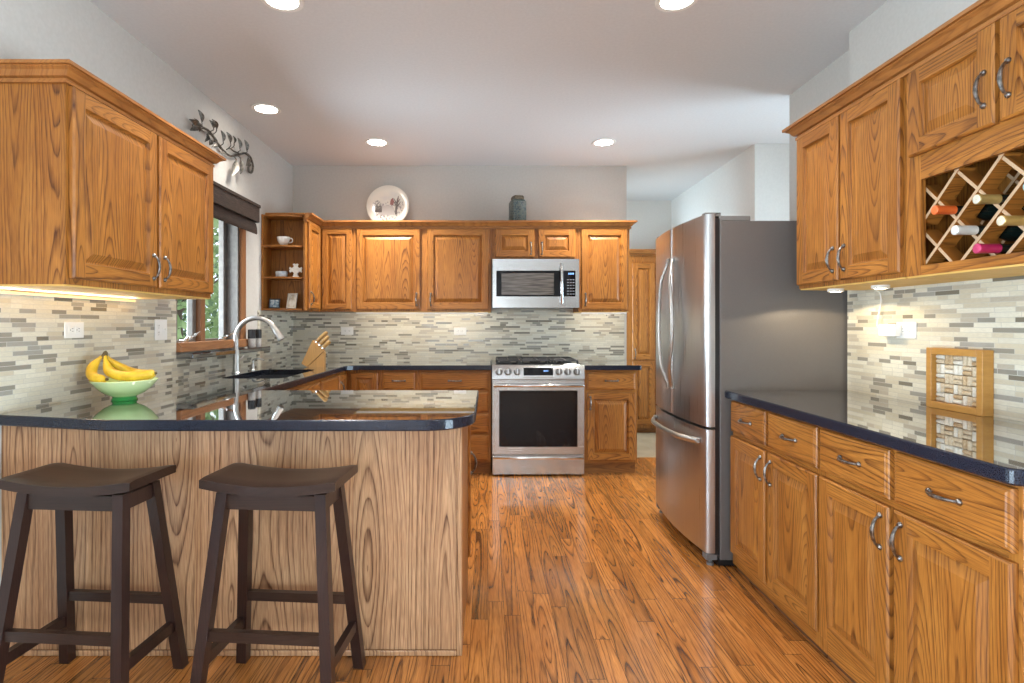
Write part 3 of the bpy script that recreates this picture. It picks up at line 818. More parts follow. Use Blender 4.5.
# sink
b = MB()
lp = [rrect(SX0 - .012, SY0 - .012, SX1 + .012, SY1 + .012, .08), rrect(SX0 + .002, SY0 + .002, SX1 - .002, SY1 - .002, .07), rrect(SX0 + .012, SY0 + .012, SX1 - .012, SY1 - .012, .07), rrect(SX0 + .05, SY0 + .05, SX1 - .05, SY1 - .05, .06)]
zz = [.8745, .8745, .70, .682]; n = len(lp[0])
vs = []
for l_, z in zip(lp, zz): vs += [(x, y, z) for x, y in l_]
fs = []
for i in range(3): fs += [[i * n + k, i * n + (k + 1) % n, (i + 1) * n + (k + 1) % n, (i + 1) * n + k] for k in range(n)]
fs.append([3 * n + k for k in range(n)])
b.add(vs, fs)
SINKM = mottled('black_composite', (0.012, 0.012, 0.014), (0.022, 0.022, 0.025), 200, 0.45)
r = empty('sink', (-1.485, 3.85, .68), 0, 'black undermount sink bowl in countertop under the window', 'sink')
def put(b, name, mat, par, smooth=35):
    o = b.build(name, mat, smooth=smooth); o.parent = par
    o.matrix_parent_inverse = Matrix.LocRotScale(par.location, par.rotation_euler, None).inverted(); return o
put(b, 'bowl', SINKM, r)
b = MB(); b.lathe([(.042, .683), (.042, .686), (.03, .6865), (.028, .684), (.001, .684)], c=(-1.485, 3.85, 0), n=24, caps=False); put(b, 'drain', NICKEL, r)
# faucet
r = empty('faucet', (-1.745, 3.88, CZ1), 0, 'tall brushed nickel gooseneck faucet behind the sink', 'faucet')
b = MB(); b.lathe([(.030, 0), (.030, .006), (.024, .012), (.022, .05), (.0205, .15), (.0172, .17), (.001, .17)], n=24); b.build('base', NICKEL, r)
pth = [(0, 0, .168), (0, 0, .22)] + [(.142 - .142 * math.cos(math.radians(a)), 0, .24 + .142 * math.sin(math.radians(a))) for a in range(0, 156, 8)]
b = MB(); b.tube(pth, .0162, 14); b.build('spout', NICKEL, r)
e = Vector(pth[-1]); dr = (Vector(pth[-1]) - Vector(pth[-2])).normalized()
b = MB(); b.tube([e, e + dr * .012, e + dr * .05, e + dr * .085, e + dr * .09], [.0185, .0205, .0215, .0235, .020], 14); b.build('spray_head', NICKEL, r)
b = MB(); b.tube([(0, 0, .075), (0, .028, .08)], .012, 12); b.tube(smooth_path([(0, .026, .08), (.004, .05, .088), (.01, .10, .115)], 4), .006, 8); b.build('lever', NICKEL, r)
r = empty('soap_dispenser', (-1.735, 4.13, CZ1), 0, 'small nickel soap pump on counter right of the faucet', 'soap dispenser')
b = MB(); b.lathe([(.020, 0), (.020, .006), (.013, .012), (.012, .045), (.007, .05), (.007, .072), (.001, .074)], n=18); b.build('base', NICKEL, r)
b = MB(); b.tube(smooth_path([(0, 0, .07), (.01, 0, .080), (.045, -.0, .085), (.085, 0, .074)], 5), [.008] * 6 + [.006] * 10, 10); b.build('nozzle', NICKEL, r)

# shakers on the granite ledge
SHK = mottled('ground_pepper_glass', (0.30, 0.28, 0.26), (0.42, 0.40, 0.37), 300, 0.1)
for k, (y, lab) in enumerate(((4.225, 'salt shaker with black lid on ledge, the one nearer the faucet'), (4.335, 'pepper shaker with black lid on ledge, the one nearer the open shelf'))):
    r = empty('spice_shaker', (XL + .06, y, 1.0795), 0, 'clear glass ' + lab, 'shaker', 'glass shakers on the window ledge')
    b = MB(); b.lathe([(.026, 0), (.028, .004), (.028, .062), (.024, .068)], n=20); b.build('jar', SHK, r)
    b = MB(); b.lathe([(.0285, .0685), (.0285, .128), (.026, .136), (.001, .137)], n=20); b.build('lid', BLACK, r)

# ------------------------------------------------------------------ range
RXA, RXB = .034, .798
rg = empty('range', (.416, 4.95, 0), 0, 'stainless steel slide-in gas range with glass oven door', 'range')
b = MB(); b.box(RXA + .004, 4.655, .03, RXB - .004, 5.262, .905); b.box(RXA, 4.645, .905, RXB, 5.262, .918, bev=.003)
put(b, 'body', STEELH, rg)
b = MB()
for x in (RXA + .06, RXB - .06):
    for y in (4.72, 5.2): b.lathe([(.018, 0), (.018, .0295)], c=(x, y, 0), n=12)
put(b, 'foot', BLACK, rg)
# slanted control panel
b = MB()
pr = [(4.6545, .797), (4.628, .797), (4.622, .803), (4.636, .905), (4.645, .9175), (4.6545, .9045)]
b.add([(RXA, y, z) for y, z in pr] + [(RXB, y, z) for y, z in pr], [list(range(6)), list(range(6, 12))[::-1]] + [[i, (i + 1) % 6, 6 + (i + 1) % 6, 6 + i] for i in range(6)])
cp = put(b, 'control_panel', STEELH, rg)
nrm = Vector((0, -.99, .136)).normalized(); rotk = Vector((0, 0, 1)).rotation_difference(nrm).to_matrix().to_4x4()
def panel_pt(x, z): return Vector((x, 4.622 + (z - .803) * .1373, z))
b = MB(); c0 = panel_pt(.416, .864)
M = Matrix.Translation(c0) @ Matrix.Rotation(-.136, 4, 'X')
b.box(-.122, -.003, -.032, .122, .001, .032, bev=.001, M=M); put(b, 'display', BLACKGLASS, cp)
b = MB(); b.box(-.128, -.006, -.049, .128, .001, -.036, bev=.002, M=M); put(b, 'display_ledge', STEELH, cp)
b = MB()
for i, x in enumerate((.045, .053, .064, .075)): b.box(x, -.0036, .0, x + .006, -.0031, .010, M=M)
put(b, 'display_digit', BLUEGLOW, cp)
for i, px in enumerate((499.0, 508.0, 517.3, 559.0, 567.8, 577.0)):
    x = (px - 488) * .00826
    k = MB(); k.lathe([(.030, 0), (.030, .004), (.026, .007), (.024, .022), (.021, .026), (.001, .027)], n=24, M=rotk, c=panel_pt(x, .862))
    kb = put(k, 'knob', PEWTER, rg)
    k = MB(); k.box(-.004, -.022, .0255, .004, .022, .034, bev=.0015, M=Matrix.Translation(panel_pt(x, .862)) @ rotk); put(k, 'knob_grip', STEELV, kb)
# oven door
b = MB(); dz0, dz1 = .180, .788
wx0, wx1, wz0, wz1 = .092, .740, .242, .708
FY = 4.628
for t in ((RXA + .002, FY, dz0, wx0, 4.652, dz1), (wx1, FY, dz0, RXB - .002, 4.652, dz1), (wx0, FY, dz0, wx1, 4.652, wz0), (wx0, FY, wz1, wx1, 4.652, dz1)): b.box(*t)
od = put(b, 'oven_door', STEELH, rg)
b = MB(); b.box(wx0 + .0005, FY + .003, wz0 + .0005, wx1 - .0005, 4.650, wz1 - .0005); put(b, 'window_glass', BLACKGLASS, od)
def bar(x0, x1, y, z, rad, yb):
    b = MB(); b.tube([(x0, y, z), (x0 + .004, y, z), (x1 - .004, y, z), (x1, y, z)], [rad * .8, rad, rad, rad * .8], 16)
    for x in (x0 + .03, x1 - .03): b.tube([(x, y + rad * .3, z), (x, yb, z)], rad * .72, 10)
    return b
put(bar(RXA + .012, RXB - .012, 4.583, .752, .0135, 4.6275), 'handle', CHROME, od)
b = MB(); b.box(RXA + .002, 4.630, .012, RXB - .002, 4.652, .172, bev=.003)
dd = put(b, 'warming_drawer', STEELH, rg)
b = MB(); b.box(RXA + .012, 4.614, .140, RXB - .012, 4.630, .160, bev=.006, seg=2); put(b, 'drawer_grip', CHROME, dd)
# cooktop grates and burners
b = MB(); b.box(RXA + .03, 4.70, .9182, RXB - .03, 5.23, .922, bev=.001); put(b, 'cooktop', BLACKGLASS, rg)
for gx0, gx1 in ((RXA + .04, .275), (.285, .547), (.557, RXB - .04)):
    b = MB(); t = .006
    for y in (4.715, 5.215): b.box(gx0, y - t, .942, gx1, y + t, .955, bev=.002)
    for x in (gx0 + t, gx1 - t): b.box(x - t, 4.715, .942, x + t, 5.215, .955, bev=.002)
    xm = (gx0 + gx1) / 2
    b.box(xm - t, 4.715, .944, xm + t, 5.215, .957, bev=.002)
    for y in (4.84, 4.965, 5.09): b.box(gx0, y - t, .944, gx1, y + t, .957, bev=.002)
    for x in (gx0 + t, gx1 - t):
        for y in (4.715, 5.215): b.box(x - .008, y - .008, .9222, x + .008, y + .008, .944)
    put(b, 'grate', IRON, rg)
for x, y in ((.155, 4.84), (.155, 5.10), (.416, 4.965), (.677, 4.84), (.677, 5.10)):
    b = MB(); b.lathe([(.05, .9222), (.05, .930), (.036, .932), (.036, .938), (.03, .940), (.001, .940)], c=(x, y, 0), n=24); put(b, 'burner', IRON, rg)

# ------------------------------------------------------------------ microwave
MX0, MX1, MZ0, MZ1, MY = .040, .794, 1.400, 1.8235, 4.872
mw = empty('microwave', (.416, 5.05, MZ0), 0, 'stainless steel microwave with black window mounted above the range', 'microwave')
b = MB(); b.box(MX0, 4.902, MZ0 + .012, MX1, YB - .009, MZ1); put(b, 'body', simple('dark_grey_enamel', (0.05, 0.05, 0.05), 0.5), mw)
px2x = lambda p: (p - 488) * .0087
gx0, gx1, gz0, gz1 = px2x(496.3), px2x(575.5), 1.497, 1.722
b = MB()
for t in ((MX0, MY, MZ0, gx0, 4.901, MZ1), (gx1, MY, MZ0, MX1, 4.901, MZ1), (gx0, MY, MZ0, gx1, 4.901, gz0), (gx0, MY, gz1, gx1, 4.901, MZ1)): b.box(*t)
md = put(b, 'door', STEELH, mw)
b = MB(); b.box(gx0 + .0005, MY + .002, gz0 + .0005, gx1 - .0005, 4.900, gz1 - .0005)
put(b, 'door_glass', BLACKGLASS, md)
def screenm():
    m = Mat('perforated_microwave_screen'); x, y, z = m.coords()
    n = m.noise(m.vec(x * 6.0, y, z * 90.0), 1.0, 2.0)
    m.setp(Base_Color=m.ramp(n, [(0.35, (0.05, 0.042, 0.036)), (0.65, (0.13, 0.112, 0.098))]), Roughness=0.22); return m.m
b = MB(); b.box(px2x(501.5), MY + .0006, 1.512, px2x(554), MY + .0018, 1.70, bev=.0005); put(b, 'screen', screenm(), md)
b = MB(); xh = px2x(561.3)
b.tube([(xh, MY - .034, 1.432), (xh, MY - .036, 1.44), (xh, MY - .036, 1.775), (xh, MY - .034, 1.783)], [.010, .0125, .0125, .010], 14)
for z in (1.452, 1.763): b.box(xh - .011, MY - .036, z - .014, xh + .011, MY - .0005, z + .014, bev=.003)
put(b, 'handle', CHROME, md)
b = MB()
for i, x in enumerate((0, .012, .026, .038)): b.box(.700 + x, MY + .0008, 1.688, .708 + x, MY + .0018, 1.703)
put(b, 'display_digit', BLUEGLOW, md)
b = MB()
for i in range(6):
    for j in range(3): b.box(.688 + j * .024, MY + .0009, 1.515 + i * .025, .704 + j * .024, MY + .0019, 1.522 + i * .025)
put(b, 'button', simple('grey_button_print', (0.22, 0.23, 0.25), 0.5), md)
b = MB(); b.box(MX0 + .05, 4.92, MZ0 + .004, MX1 - .05, 5.2, MZ0 + .0115, bev=.002); put(b, 'grease_filter', simple('grey_mesh', (0.15, 0.15, 0.15), 0.5, 0.8), mw)

# ------------------------------------------------------------------ refrigerator
FYN, FYF = 2.888, 3.770
fg = empty('refrigerator', (1.5, (FYN + FYF) / 2, 0), 0, 'stainless french-door refrigerator with bottom freezer drawer', 'refrigerator')
b = MB(); b.box(1.198, FYN, .035, 1.90, FYF, 1.787, bev=.003); put(b, 'body', FRIDGESIDE, fg)
def fx(y):
    t = (y - (FYN + FYF) / 2) / ((FYF - FYN) / 2)
    return 1.092 + .036 * t * t
def fdoor(y0, y1, z0, z1, name):
    pts = [(1.172, y0), (1.172, y1), (fx(y1) + .014, y1), (fx(y1) + .004, y1 - .004)]
    n = 14
    ya, yb = y1 - .012, y0 + .012
    for i in range(n + 1):
        y = ya + (yb - ya) * i / n; pts.append((fx(y), y))
    pts += [(fx(y0) + .004, y0 + .004), (fx(y0) + .014, y0)]
    b = MB(); b.prism(pts, z0, z1)
    return put(b, name, STEELV, fg, smooth=50)
ymid = (FYN + FYF) / 2 + .0
d_far = fdoor(ymid + .003, FYF - .002, .722, 1.822, 'door')
d_near = fdoor(FYN + .002, ymid - .003, .722, 1.822, 'door')
d_frz = fdoor(FYN + .002, FYF - .002, .070, .708, 'freezer_drawer')
b = MB(); b.box(1.1725, FYN + .01, .06, 1.1975, FYF - .01, 1.80); put(b, 'door_gasket', BLACK, fg)
for dr_, sg in ((d_far, 1), (d_near, -1)):
    P_ = []
    for i in range(25):
        t = i / 24; s_ = math.sin(PI * t)
        y = ymid + sg * (.030 + .092 * s_)
        P_.append((fx(y) - .012 - .030 * min(1, s_ * 2.2), y, .885 + .745 * t))
    b = MB(); b.tube(P_, [.011 + .003 * math.sin(PI * i / 24) for i in range(25)], 12, sq=(1.25, .8), up=(0, 1, 0))
    for p_ in (P_[0], P_[-1]): b.box(p_[0] - .010, p_[1] - .013, p_[2] - .016, fx(p_[1]) - .0005, p_[1] + .013, p_[2] + .016, bev=.004)
    put(b, 'handle', NICKEL, dr_)
P_ = []
for i in range(25):
    t = i / 24; s_ = math.sin(PI * t); y = 2.96 + (3.70 - 2.96) * t
    P_.append((fx(y) - .014 - .038 * min(1, s_ * 2.0), y, .640 - .006 * s_))
b = MB(); b.tube(P_, .0135, 12, sq=(1.2, .85), up=(0, 0, 1))
for p_ in (P_[0], P_[-1]): b.box(p_[0] - .008, p_[1] - .014, p_[2] - .014, fx(p_[1]) - .0005, p_[1] + .014, p_[2] + .014, bev=.004)
put(b, 'handle', NICKEL, d_frz)
HINGE = simple('grey_hinge_cover', (0.16, 0.155, 0.15), 0.45)
for y0, y1 in ((FYN + .01, FYN + .09), (FYF - .09, FYF - .01)):
    b = MB(); b.box(1.20, y0, 1.7875, 1.36, y1, 1.815, bev=.004); b.box(1.125, y0 + .01, 1.8225, 1.20, y0 + .05, 1.834, bev=.003); b.box(1.18, y0 + .01, 1.812, 1.21, y0 + .05, 1.834, bev=.003)
    put(b, 'hinge_cover', HINGE, fg)
b = MB(); b.box(1.19, FYN + .01, .004, 1.86, FYF - .01, .0345); put(b, 'base_grille', BLACK, fg)
for y in (FYN + .012, FYF - .062):
    b = MB(); b.box(1.128, y, .03, 1.19, y + .05, .064, bev=.004); b.lathe([(.018, 0), (.018, .012), (.01, .014), (.01, .031)], c=(1.16, y + .025, 0), n=12); put(b, 'foot', HINGE, fg)

# ------------------------------------------------------------------ saddle stools
def make_stool():
    r = empty('bar_stool', (0, 0, 0))
    n, m_ = 24, 8; Wd, Dp, T = .452, .235, .034
    b = MB(); vs = []
    def top(u, v): return .732 + .022 * (abs(u) ** 2.0)
    N1 = n + 1; M1 = m_ + 1
    for side in (0, 1):
        for i in range(N1):
            for j in range(M1):
                u = -1 + 2 * i / n; v = -1 + 2 * j / m_
                z = top(u, v)
                if side == 1: z -= T
                else: z -= .004 * (max(abs(u) - .9, 0) / .1) ** 2 + .004 * (max(abs(v) - .8, 0) / .2) ** 2
                vs.append((u * Wd / 2, v * Dp / 2, z))
    fs = []
    o_ = N1 * M1
    for i in range(n):
        for j in range(m_):
            a = i * M1 + j
            fs.append([a, a + M1, a + M1 + 1, a + 1]); fs.append([o_ + a, o_ + a + 1, o_ + a + M1 + 1, o_ + a + M1])
    for i in range(n):
        for j in (0, m_):
            a = i * M1 + j; fs.append([a, a + M1, o_ + a + M1, o_ + a])
    for j in range(m_):
        for i in (0, n):
            a = i * M1 + j; fs.append([a, a + 1, o_ + a + 1, o_ + a])
    b.add(vs, fs); b.build('seat', ESPRESSOH, r, smooth=45)
    tx, ty, bx, by = .165, .072, .221, .155
    zt = .705
    def at(sx, sy, z):
        t = z / zt
        return (sx * (bx + (tx - bx) * t), sy * (by + (ty - by) * t), z)
    for sx in (-1, 1):
        for sy in (-1, 1):
            b = MB(); h = .018
            p0, p1 = at(sx, sy, 0), at(sx, sy, .699)
            vs = [(p[0] + a * h, p[1] + c_ * h, p[2]) for p in (p0, p1) for a, c_ in ((-1, -1), (1, -1), (1, 1), (-1, 1))]
            b.add(vs, [[0, 3, 2, 1], [4, 5, 6, 7], [0, 1, 5, 4], [1, 2, 6, 5], [2, 3, 7, 6], [3, 0, 4, 7]]); b.build('leg', ESPRESSO, r)
    def rail(a, c_, hw, hh, name, mat=ESPRESSOH):
        A, B = Vector(a), Vector(c_); d_ = (B - A).normalized(); A = A + d_ * .018; B = B - d_ * .018
        s_ = Vector((-d_.y, d_.x, 0)).normalized() * hw; u_ = Vector((0, 0, hh))
        vs = [p + x for p in (A, B) for x in (-s_ - u_, s_ - u_, s_ + u_, -s_ + u_)]
        b = MB(); b.add(vs, [[0, 3, 2, 1], [4, 5, 6, 7], [0, 1, 5, 4], [1, 2, 6, 5], [2, 3, 7, 6], [3, 0, 4, 7]]); b.build(name, mat, r)
    for sy in (-1, 1):
        rail(at(-1, sy, .668), at(1, sy, .668), .010, .024, 'apron'); rail(at(-1, sy, .257 + .005 * sy), at(1, sy, .257 + .005 * sy), .011, .0165, 'stretcher')
    for sx in (-1, 1):
        rail(at(sx, -1, .668), at(sx, 1, .668), .010, .024, 'apron', ESPRESSO); rail(at(sx, -1, .165), at(sx, 1, .165), .011, .0185, 'stretcher', ESPRESSO)
    return r
s = make_stool(); s.location = (-.702, 1.913, 0); s.rotation_euler = (0, 0, -.075)
tag(s, 'dark wooden saddle stool in front of the peninsula, nearer its open end', 'stool', 'saddle stools')
s2 = copy_tree(s); s2.location = (-1.356, 1.913, 0); s2['label'] = 'dark wooden saddle stool cut by left photo edge, below the bananas'

# ------------------------------------------------------------------ fruit bowl
def green_glass():
    m = Mat('pale_green_glass'); x, y, z = m.coords()
    t = m.ramp(z / .095, [(0.0, (0.02, 0.24, 0.045)), (0.16, (0.05, 0.36, 0.08)), (0.24, (0.58, 0.88, 0.36)), (1.0, (0.80, 0.95, 0.52))])
    m.setp(Base_Color=t, Roughness=0.06, Transmission_Weight=0.05, IOR=1.45, Coat_Weight=0.4, Coat_Roughness=0.03); return m.m
BOWL = (-1.622, 2.50, CZ1)
b = MB()
b.lathe([(.001, 0.0), (.050, 0), (.052, .004), (.046, .012), (.048, .018), (.078, .032), (.106, .056), (.126, .082), (.132, .090), (.1295, .0915), (.123, .083), (.102, .058), (.074, .036), (.04, .026), (.001, .024)], n=56, caps=False)
o = b.build('fruit_bowl', green_glass(), None, BOWL, smooth=50)
tag(o, 'shallow pale green glass bowl holding bananas on the peninsula', 'bowl')
def bananam():
    m = Mat('ripe_banana_skin'); x, y, z = m.coords()
    n = m.noise(m.vec(x, y, z), 25.0, 3.0)
    m.setp(Base_Color=m.ramp(n, [(0.3, (0.62, 0.36, 0.02)), (0.6, (0.80, 0.52, 0.035))]), Roughness=0.4, Subsurface_Weight=0.05); return m.m
BAN = bananam(); BTIP = simple('banana_tip_brown', (0.10, 0.065, 0.02), 0.7)
br = empty('banana_bunch', (BOWL[0], BOWL[1], CZ1 + .037), 0, 'bunch of yellow bananas with stems together, lying in the green bowl', 'bananas')
ST = Vector((-.088, .0, .158))
def banana(pts):
    P_ = smooth_path([ST + Vector(p) for p in pts], 6)
    n = len(P_); R = []
    for i in range(n):
        t = i / (n - 1)
        R.append(.0085 + .0135 * min(1, max(0, (t - .10) / .22)) ** .8 if t < .80 else .022 - .014 * ((t - .80) / .20) ** 1.6)
    b = MB(); b.tube(P_, R, 7); o = b.build('banana', BAN, br, smooth=60)
    b = MB(); d_ = (P_[-1] - P_[-2]).normalized(); b.tube([P_[-1] - d_ * .001, P_[-1] + d_ * .007, P_[-1] + d_ * .010], [.0068, .0062, .004], 7); b.build('tip', BTIP, o)
banana([(0, 0, 0), (.018, -.016, -.034), (.044, -.030, -.068), (.092, -.040, -.083), (.150, -.036, -.086), (.208, -.018, -.080), (.228, -.010, -.076)])
banana([(-.004, .010, 0), (.016, .030, -.030), (.042, .052, -.060), (.085, .066, -.080), (.135, .064, -.086), (.180, .044, -.084), (.194, .035, -.080)])
banana([(-.008, -.008, -.002), (-.024, -.016, -.022), (-.034, -.030, -.050), (-.026, -.046, -.078), (-.004, -.058, -.092), (.030, -.064, -.098), (.046, -.062, -.098)])
b = MB(); b.tube([ST + Vector((-.004, 0, -.012)), ST + Vector((-.004, .002, .0)), ST + Vector((.000, .006, .016)), ST + Vector((.004, .008, .019))], [.015, .0125, .010, .007], 9); b.build('stem', BTIP, br)

# ------------------------------------------------------------------ knife block
KB = Vector((-1.385, 4.50, CZ1))
kbr = empty('knife_block', KB, .15, 'slanted light wooden knife block on the corner of the counter', 'knife block')
KWOOD = oak('light_beech_wood', 'z', (0.50, 0.26, 0.07), (0.40, 0.19, 0.045), (0.18, 0.07, 0.015), contrast=0.5)
b = MB(); M = Matrix.Rotation(PI / 2, 4, 'X')
pb = [(-.105, .030), (-.060, .0335), (.015, .110), (.062, .105), (-.030, .205)]
b.prism([(-.102, .028), (-.058, .001), (.070, .128), (-.018, .212)], -.052, .052, M=M); b.build('block', KWOOD, kbr)
b = MB(); b.prism([(-.056, 0.0), (.072, 0.0), (.072, .122)], -.050, .050, M=M); b.build('foot', KWOOD, kbr)
BRASSY = simple('dark_slot', (0.03, 0.015, 0.008), 0.7)
kd = Vector((.714, 0, .700)).normalized()
KH = oak('blond_knife_handle', 'z', (0.52, 0.32, 0.11), (0.42, 0.23, 0.07), (0.15, 0.07, 0.02), contrast=0.4)
c0, c1 = Vector((.064, 0, .134)), Vector((-.012, 0, .206))
spots = [(.16, -.032, .085), (.16, 0, .075), (.16, .032, .08), (.50, -.030, .10), (.50, .004, .105), (.50, .034, .09), (.83, -.022, .115), (.83, .022, .12)]
RZ = Matrix.Rotation(.15, 4, 'Z')
for i, (t, y, L_) in enumerate(spots):
    p0 = c0.lerp(c1, t) + Vector((0, y, 0)) + kd * .001
    w_ = KB + (RZ @ p0)
    k = empty('kitchen_knife', w_, .15, ('blond-handled knife standing in the wooden knife block' ), 'knife', 'knives in the knife block')
    b = MB(); b.tube([kd * .012, kd * .02, kd * (L_ * .5), kd * (L_ - .01), kd * L_], [.009, .0115, .0125, .0125, .009], 8, sq=(1.1, .65), up=(-.7, 0, .7)); b.build('handle', KH, k, smooth=50)
    b = MB(); b.tube([kd * .0, kd * .0125], [.009, .009], 8, sq=(1.2, .55), up=(-.7, 0, .7)); b.build('bolster', CHROME, k)

# ------------------------------------------------------------------ things on the open shelf
z1, z2, z3 = SHELFZ[2] + .0145, SHELFZ[1] + .0145, SHELFZ[0] + .0145
cu = empty('teacup', (-1.690, 4.63, z1), 0, 'white china cup on the top ledge of the open shelf', 'cup')
b = MB(); b.lathe([(.001, 0), (.024, 0), (.025, .006), (.022, .008), (.036, .022), (.048, .045), (.053, .072), (.0535, .076), (.0515, .076), (.046, .046), (.034, .025), (.001, .014)], n=32, caps=False); b.build('cup_body', WHITEGLOSS, cu, smooth=50)
b = MB(); b.tube(smooth_path([(.049, 0, .062), (.064, 0, .066), (.074, 0, .054), (.068, 0, .036), (.046, 0, .030)], 5), .0045, 8); b.build('handle', WHITEGLOSS, cu)
cr = MB()
def armp(L_): return [(-.016, .012), (-.013, .03), (-.024, L_ - .006), (-.012, L_), (.0, L_ - .006), (.012, L_), (.024, L_ - .006), (.013, .03), (.016, .012)]
pts = []
for ang, L_ in ((0, .052), (-90, .052), (180, .064), (90, .052)):
    a = math.radians(ang)
    for x, y in armp(L_)[1:-1]: pts.append((x * math.cos(a) - y * math.sin(a), x * math.sin(a) + y * math.cos(a)))
cr.prism(pts[::-1], -.010, .010, M=Matrix.Translation((0, 0, .0645)) @ Matrix.Rotation(PI / 2, 4, 'X'))
cr.box(-.024, -.014, 0, .024, .014, .010, bev=.002)
o = cr.build('standing_cross', mottled('aged_white_paint', (0.70, 0.66, 0.58), (0.80, 0.77, 0.70), 60, 0.6), None, (-1.592, 4.64, z2), (0, 0, .1)); tag(o, 'white flared cross standing on middle ledge of open shelf', 'cross')
tn = empty('trinket_tin', (-1.705, 4.625, z2), 0, 'low pale blue round tin beside the white cross on open shelf', 'tin')
TINB = mottled('pale_blue_tin', (0.34, 0.43, 0.52), (0.52, 0.58, 0.62), 40, 0.35)
b = MB(); b.lathe([(.044, 0), (.046, .003), (.046, .034)], n=32); b.build('tin_body', TINB, tn)
b = MB(); b.lathe([(.0478, .026), (.0478, .046), (.045, .049), (.001, .0495)], n=32, caps=False); b.build('lid', TINB, tn)
def photo_frame(loc, w, h, border, fm, pm, rz, lab, tilt=.22):
    r = empty('photo_frame', loc, rz, lab, 'photo frame')
    M = Matrix.Translation((0, 0, .0032)) @ Matrix.Rotation(-tilt, 4, 'X')
    b = MB()
    for t in ((-w / 2, 0, 0, -w / 2 + border, .012, h), (w / 2 - border, 0, 0, w / 2, .012, h), (-w / 2 + border, 0, 0, w / 2 - border, .012, border), (-w / 2 + border, 0, h - border, w / 2 - border, .012, h)):
        b.box(*t, bev=.0015, M=M)
    b.build('frame_border', fm, r)
    b = MB(); b.box(-w / 2 + border, .004, border, w / 2 - border, .010, h - border, M=M); b.build('picture', pm, r)
    b = MB(); b.box(-.012, .0125, h * .1, .012, .015, h * .75, M=Matrix.Translation((0, .0, 0)) @ M); b.build('backing', BLACK, r)
    return r
def pic(name, c1, c2, c3, sc):
    m = Mat(name); x, y, z = m.coords(); n = m.noise(m.vec(x, y, z), sc, 3.0)
    m.setp(Base_Color=m.ramp(n, [(0.35, c1), (0.5, c2), (0.65, c3)]), Roughness=0.15); return m.m
photo_frame((-1.757, 4.60, z3), .088, .082, .010, simple('charcoal_frame', (0.03, 0.033, 0.04), 0.4), pic('small_photo_print', (0.10, 0.16, 0.22), (0.30, 0.38, 0.42), (0.65, 0.66, 0.62), 45), .12, 'small dark square photo frame on lowest ledge of open shelf')
photo_frame((-1.625, 4.61, z3), .088, .128, .012, simple('cream_frame', (0.62, 0.58, 0.50), 0.4), pic('tall_photo_print', (0.45, 0.38, 0.28), (0.66, 0.62, 0.54), (0.75, 0.73, 0.68), 18), -.25, 'taller pale upright photo frame on lowest ledge of open shelf')

# ------------------------------------------------------------------ on top of the back cabinets
def plate_art():
    m = Mat('printed_plate_glaze'); x, y, z = m.coords()
    n = m.noise(m.vec(x, z, y), 55.0, 4.0); n2 = m.noise(m.vec(x + 3.0, z, y), 16.0, 3.0)
    r = (x * x + z * z).sqrt()
    ins = r.lt(.145)
    low = (z + n2 * .12).lt(.095)
    f = E(m.nt, m.ramp(n, [(0.48, 0.0), (0.62, 1.0)])) * ins * low
    c = m.mix(f * .95, (0.74, 0.71, 0.63), (0.22, 0.20, 0.20))
    sky = E(m.nt, m.ramp(n2, [(0.4, 0.0), (0.65, 0.45)])) * ins
    c = m.mix(sky, c, (0.58, 0.58, 0.60))
    m.setp(Base_Color=c, Roughness=0.15, Coat_Weight=0.4); return m.m
pl = empty('decorative_plate', (-.928, 5.215, ZT + .0), 0, 'large white printed plate standing on edge above the back cabinets', 'plate')
M = Matrix.Translation((0, 0, .2)) @ Matrix.Rotation(-.16, 4, 'X')
b = MB(); b.lathe([(.001, .008), (.115, .008), (.135, .014), (.185, .024), (.196, .028), (.198, .031), (.193, .033), (.135, .020), (.11, .0145), (.001, .0140)], n=64, caps=False, M=Matrix.Rotation(PI / 2, 4, 'X'))
o = b.build('dish', plate_art(), pl, (0, 0, .200), (-.16, 0, 0), smooth=50)
INK = simple('sepia_print', (0.16, 0.13, 0.12), 0.4); INKR = simple('muted_red_print', (0.30, 0.12, 0.11), 0.4)
def art(b, x, z, pts, y=-.0165): b.prism([(x + p, z + q) for p, q in pts], -y, -y + .0012, M=Matrix.Rotation(PI / 2, 4, 'X'))
b = MB()
art(b, -.01, -.085, [(-.07, 0), (.07, 0), (.07, .055), (.05, .09), (-.05, .09), (-.07, .055)])
po = b.build('printed_barn', simple('pale_grey_print', (0.46, 0.43, 0.41), 0.4), o)
b = MB(); b.tube([(.075, -.018, -.08), (.078, -.018, .0), (.088, -.018, .06), (.095, -.018, .10)], [.010, .009, .007, .003], 6)
for dx, dz in ((.03, .05), (-.03, .055), (.035, .02), (-.025, .02)): b.tube([(.08, -.018, dz - .03), (.08 + dx, -.018, dz + .02)], [.0055, .003], 6)
for k in range(7): b.tube([(-.115 + k * .009, -.0185, -.06), (-.118 + k * .010, -.0185, .0 + .015 * (k % 3))], [.005, .002], 6)
b.build('printed_trees', INK, o)
b = MB(); art(b, .035, .045, [(-.018, -.03), (.012, -.036), (.021, 0), (.006, .036), (-.012, .015)]); b.build('printed_mark', INKR, o)
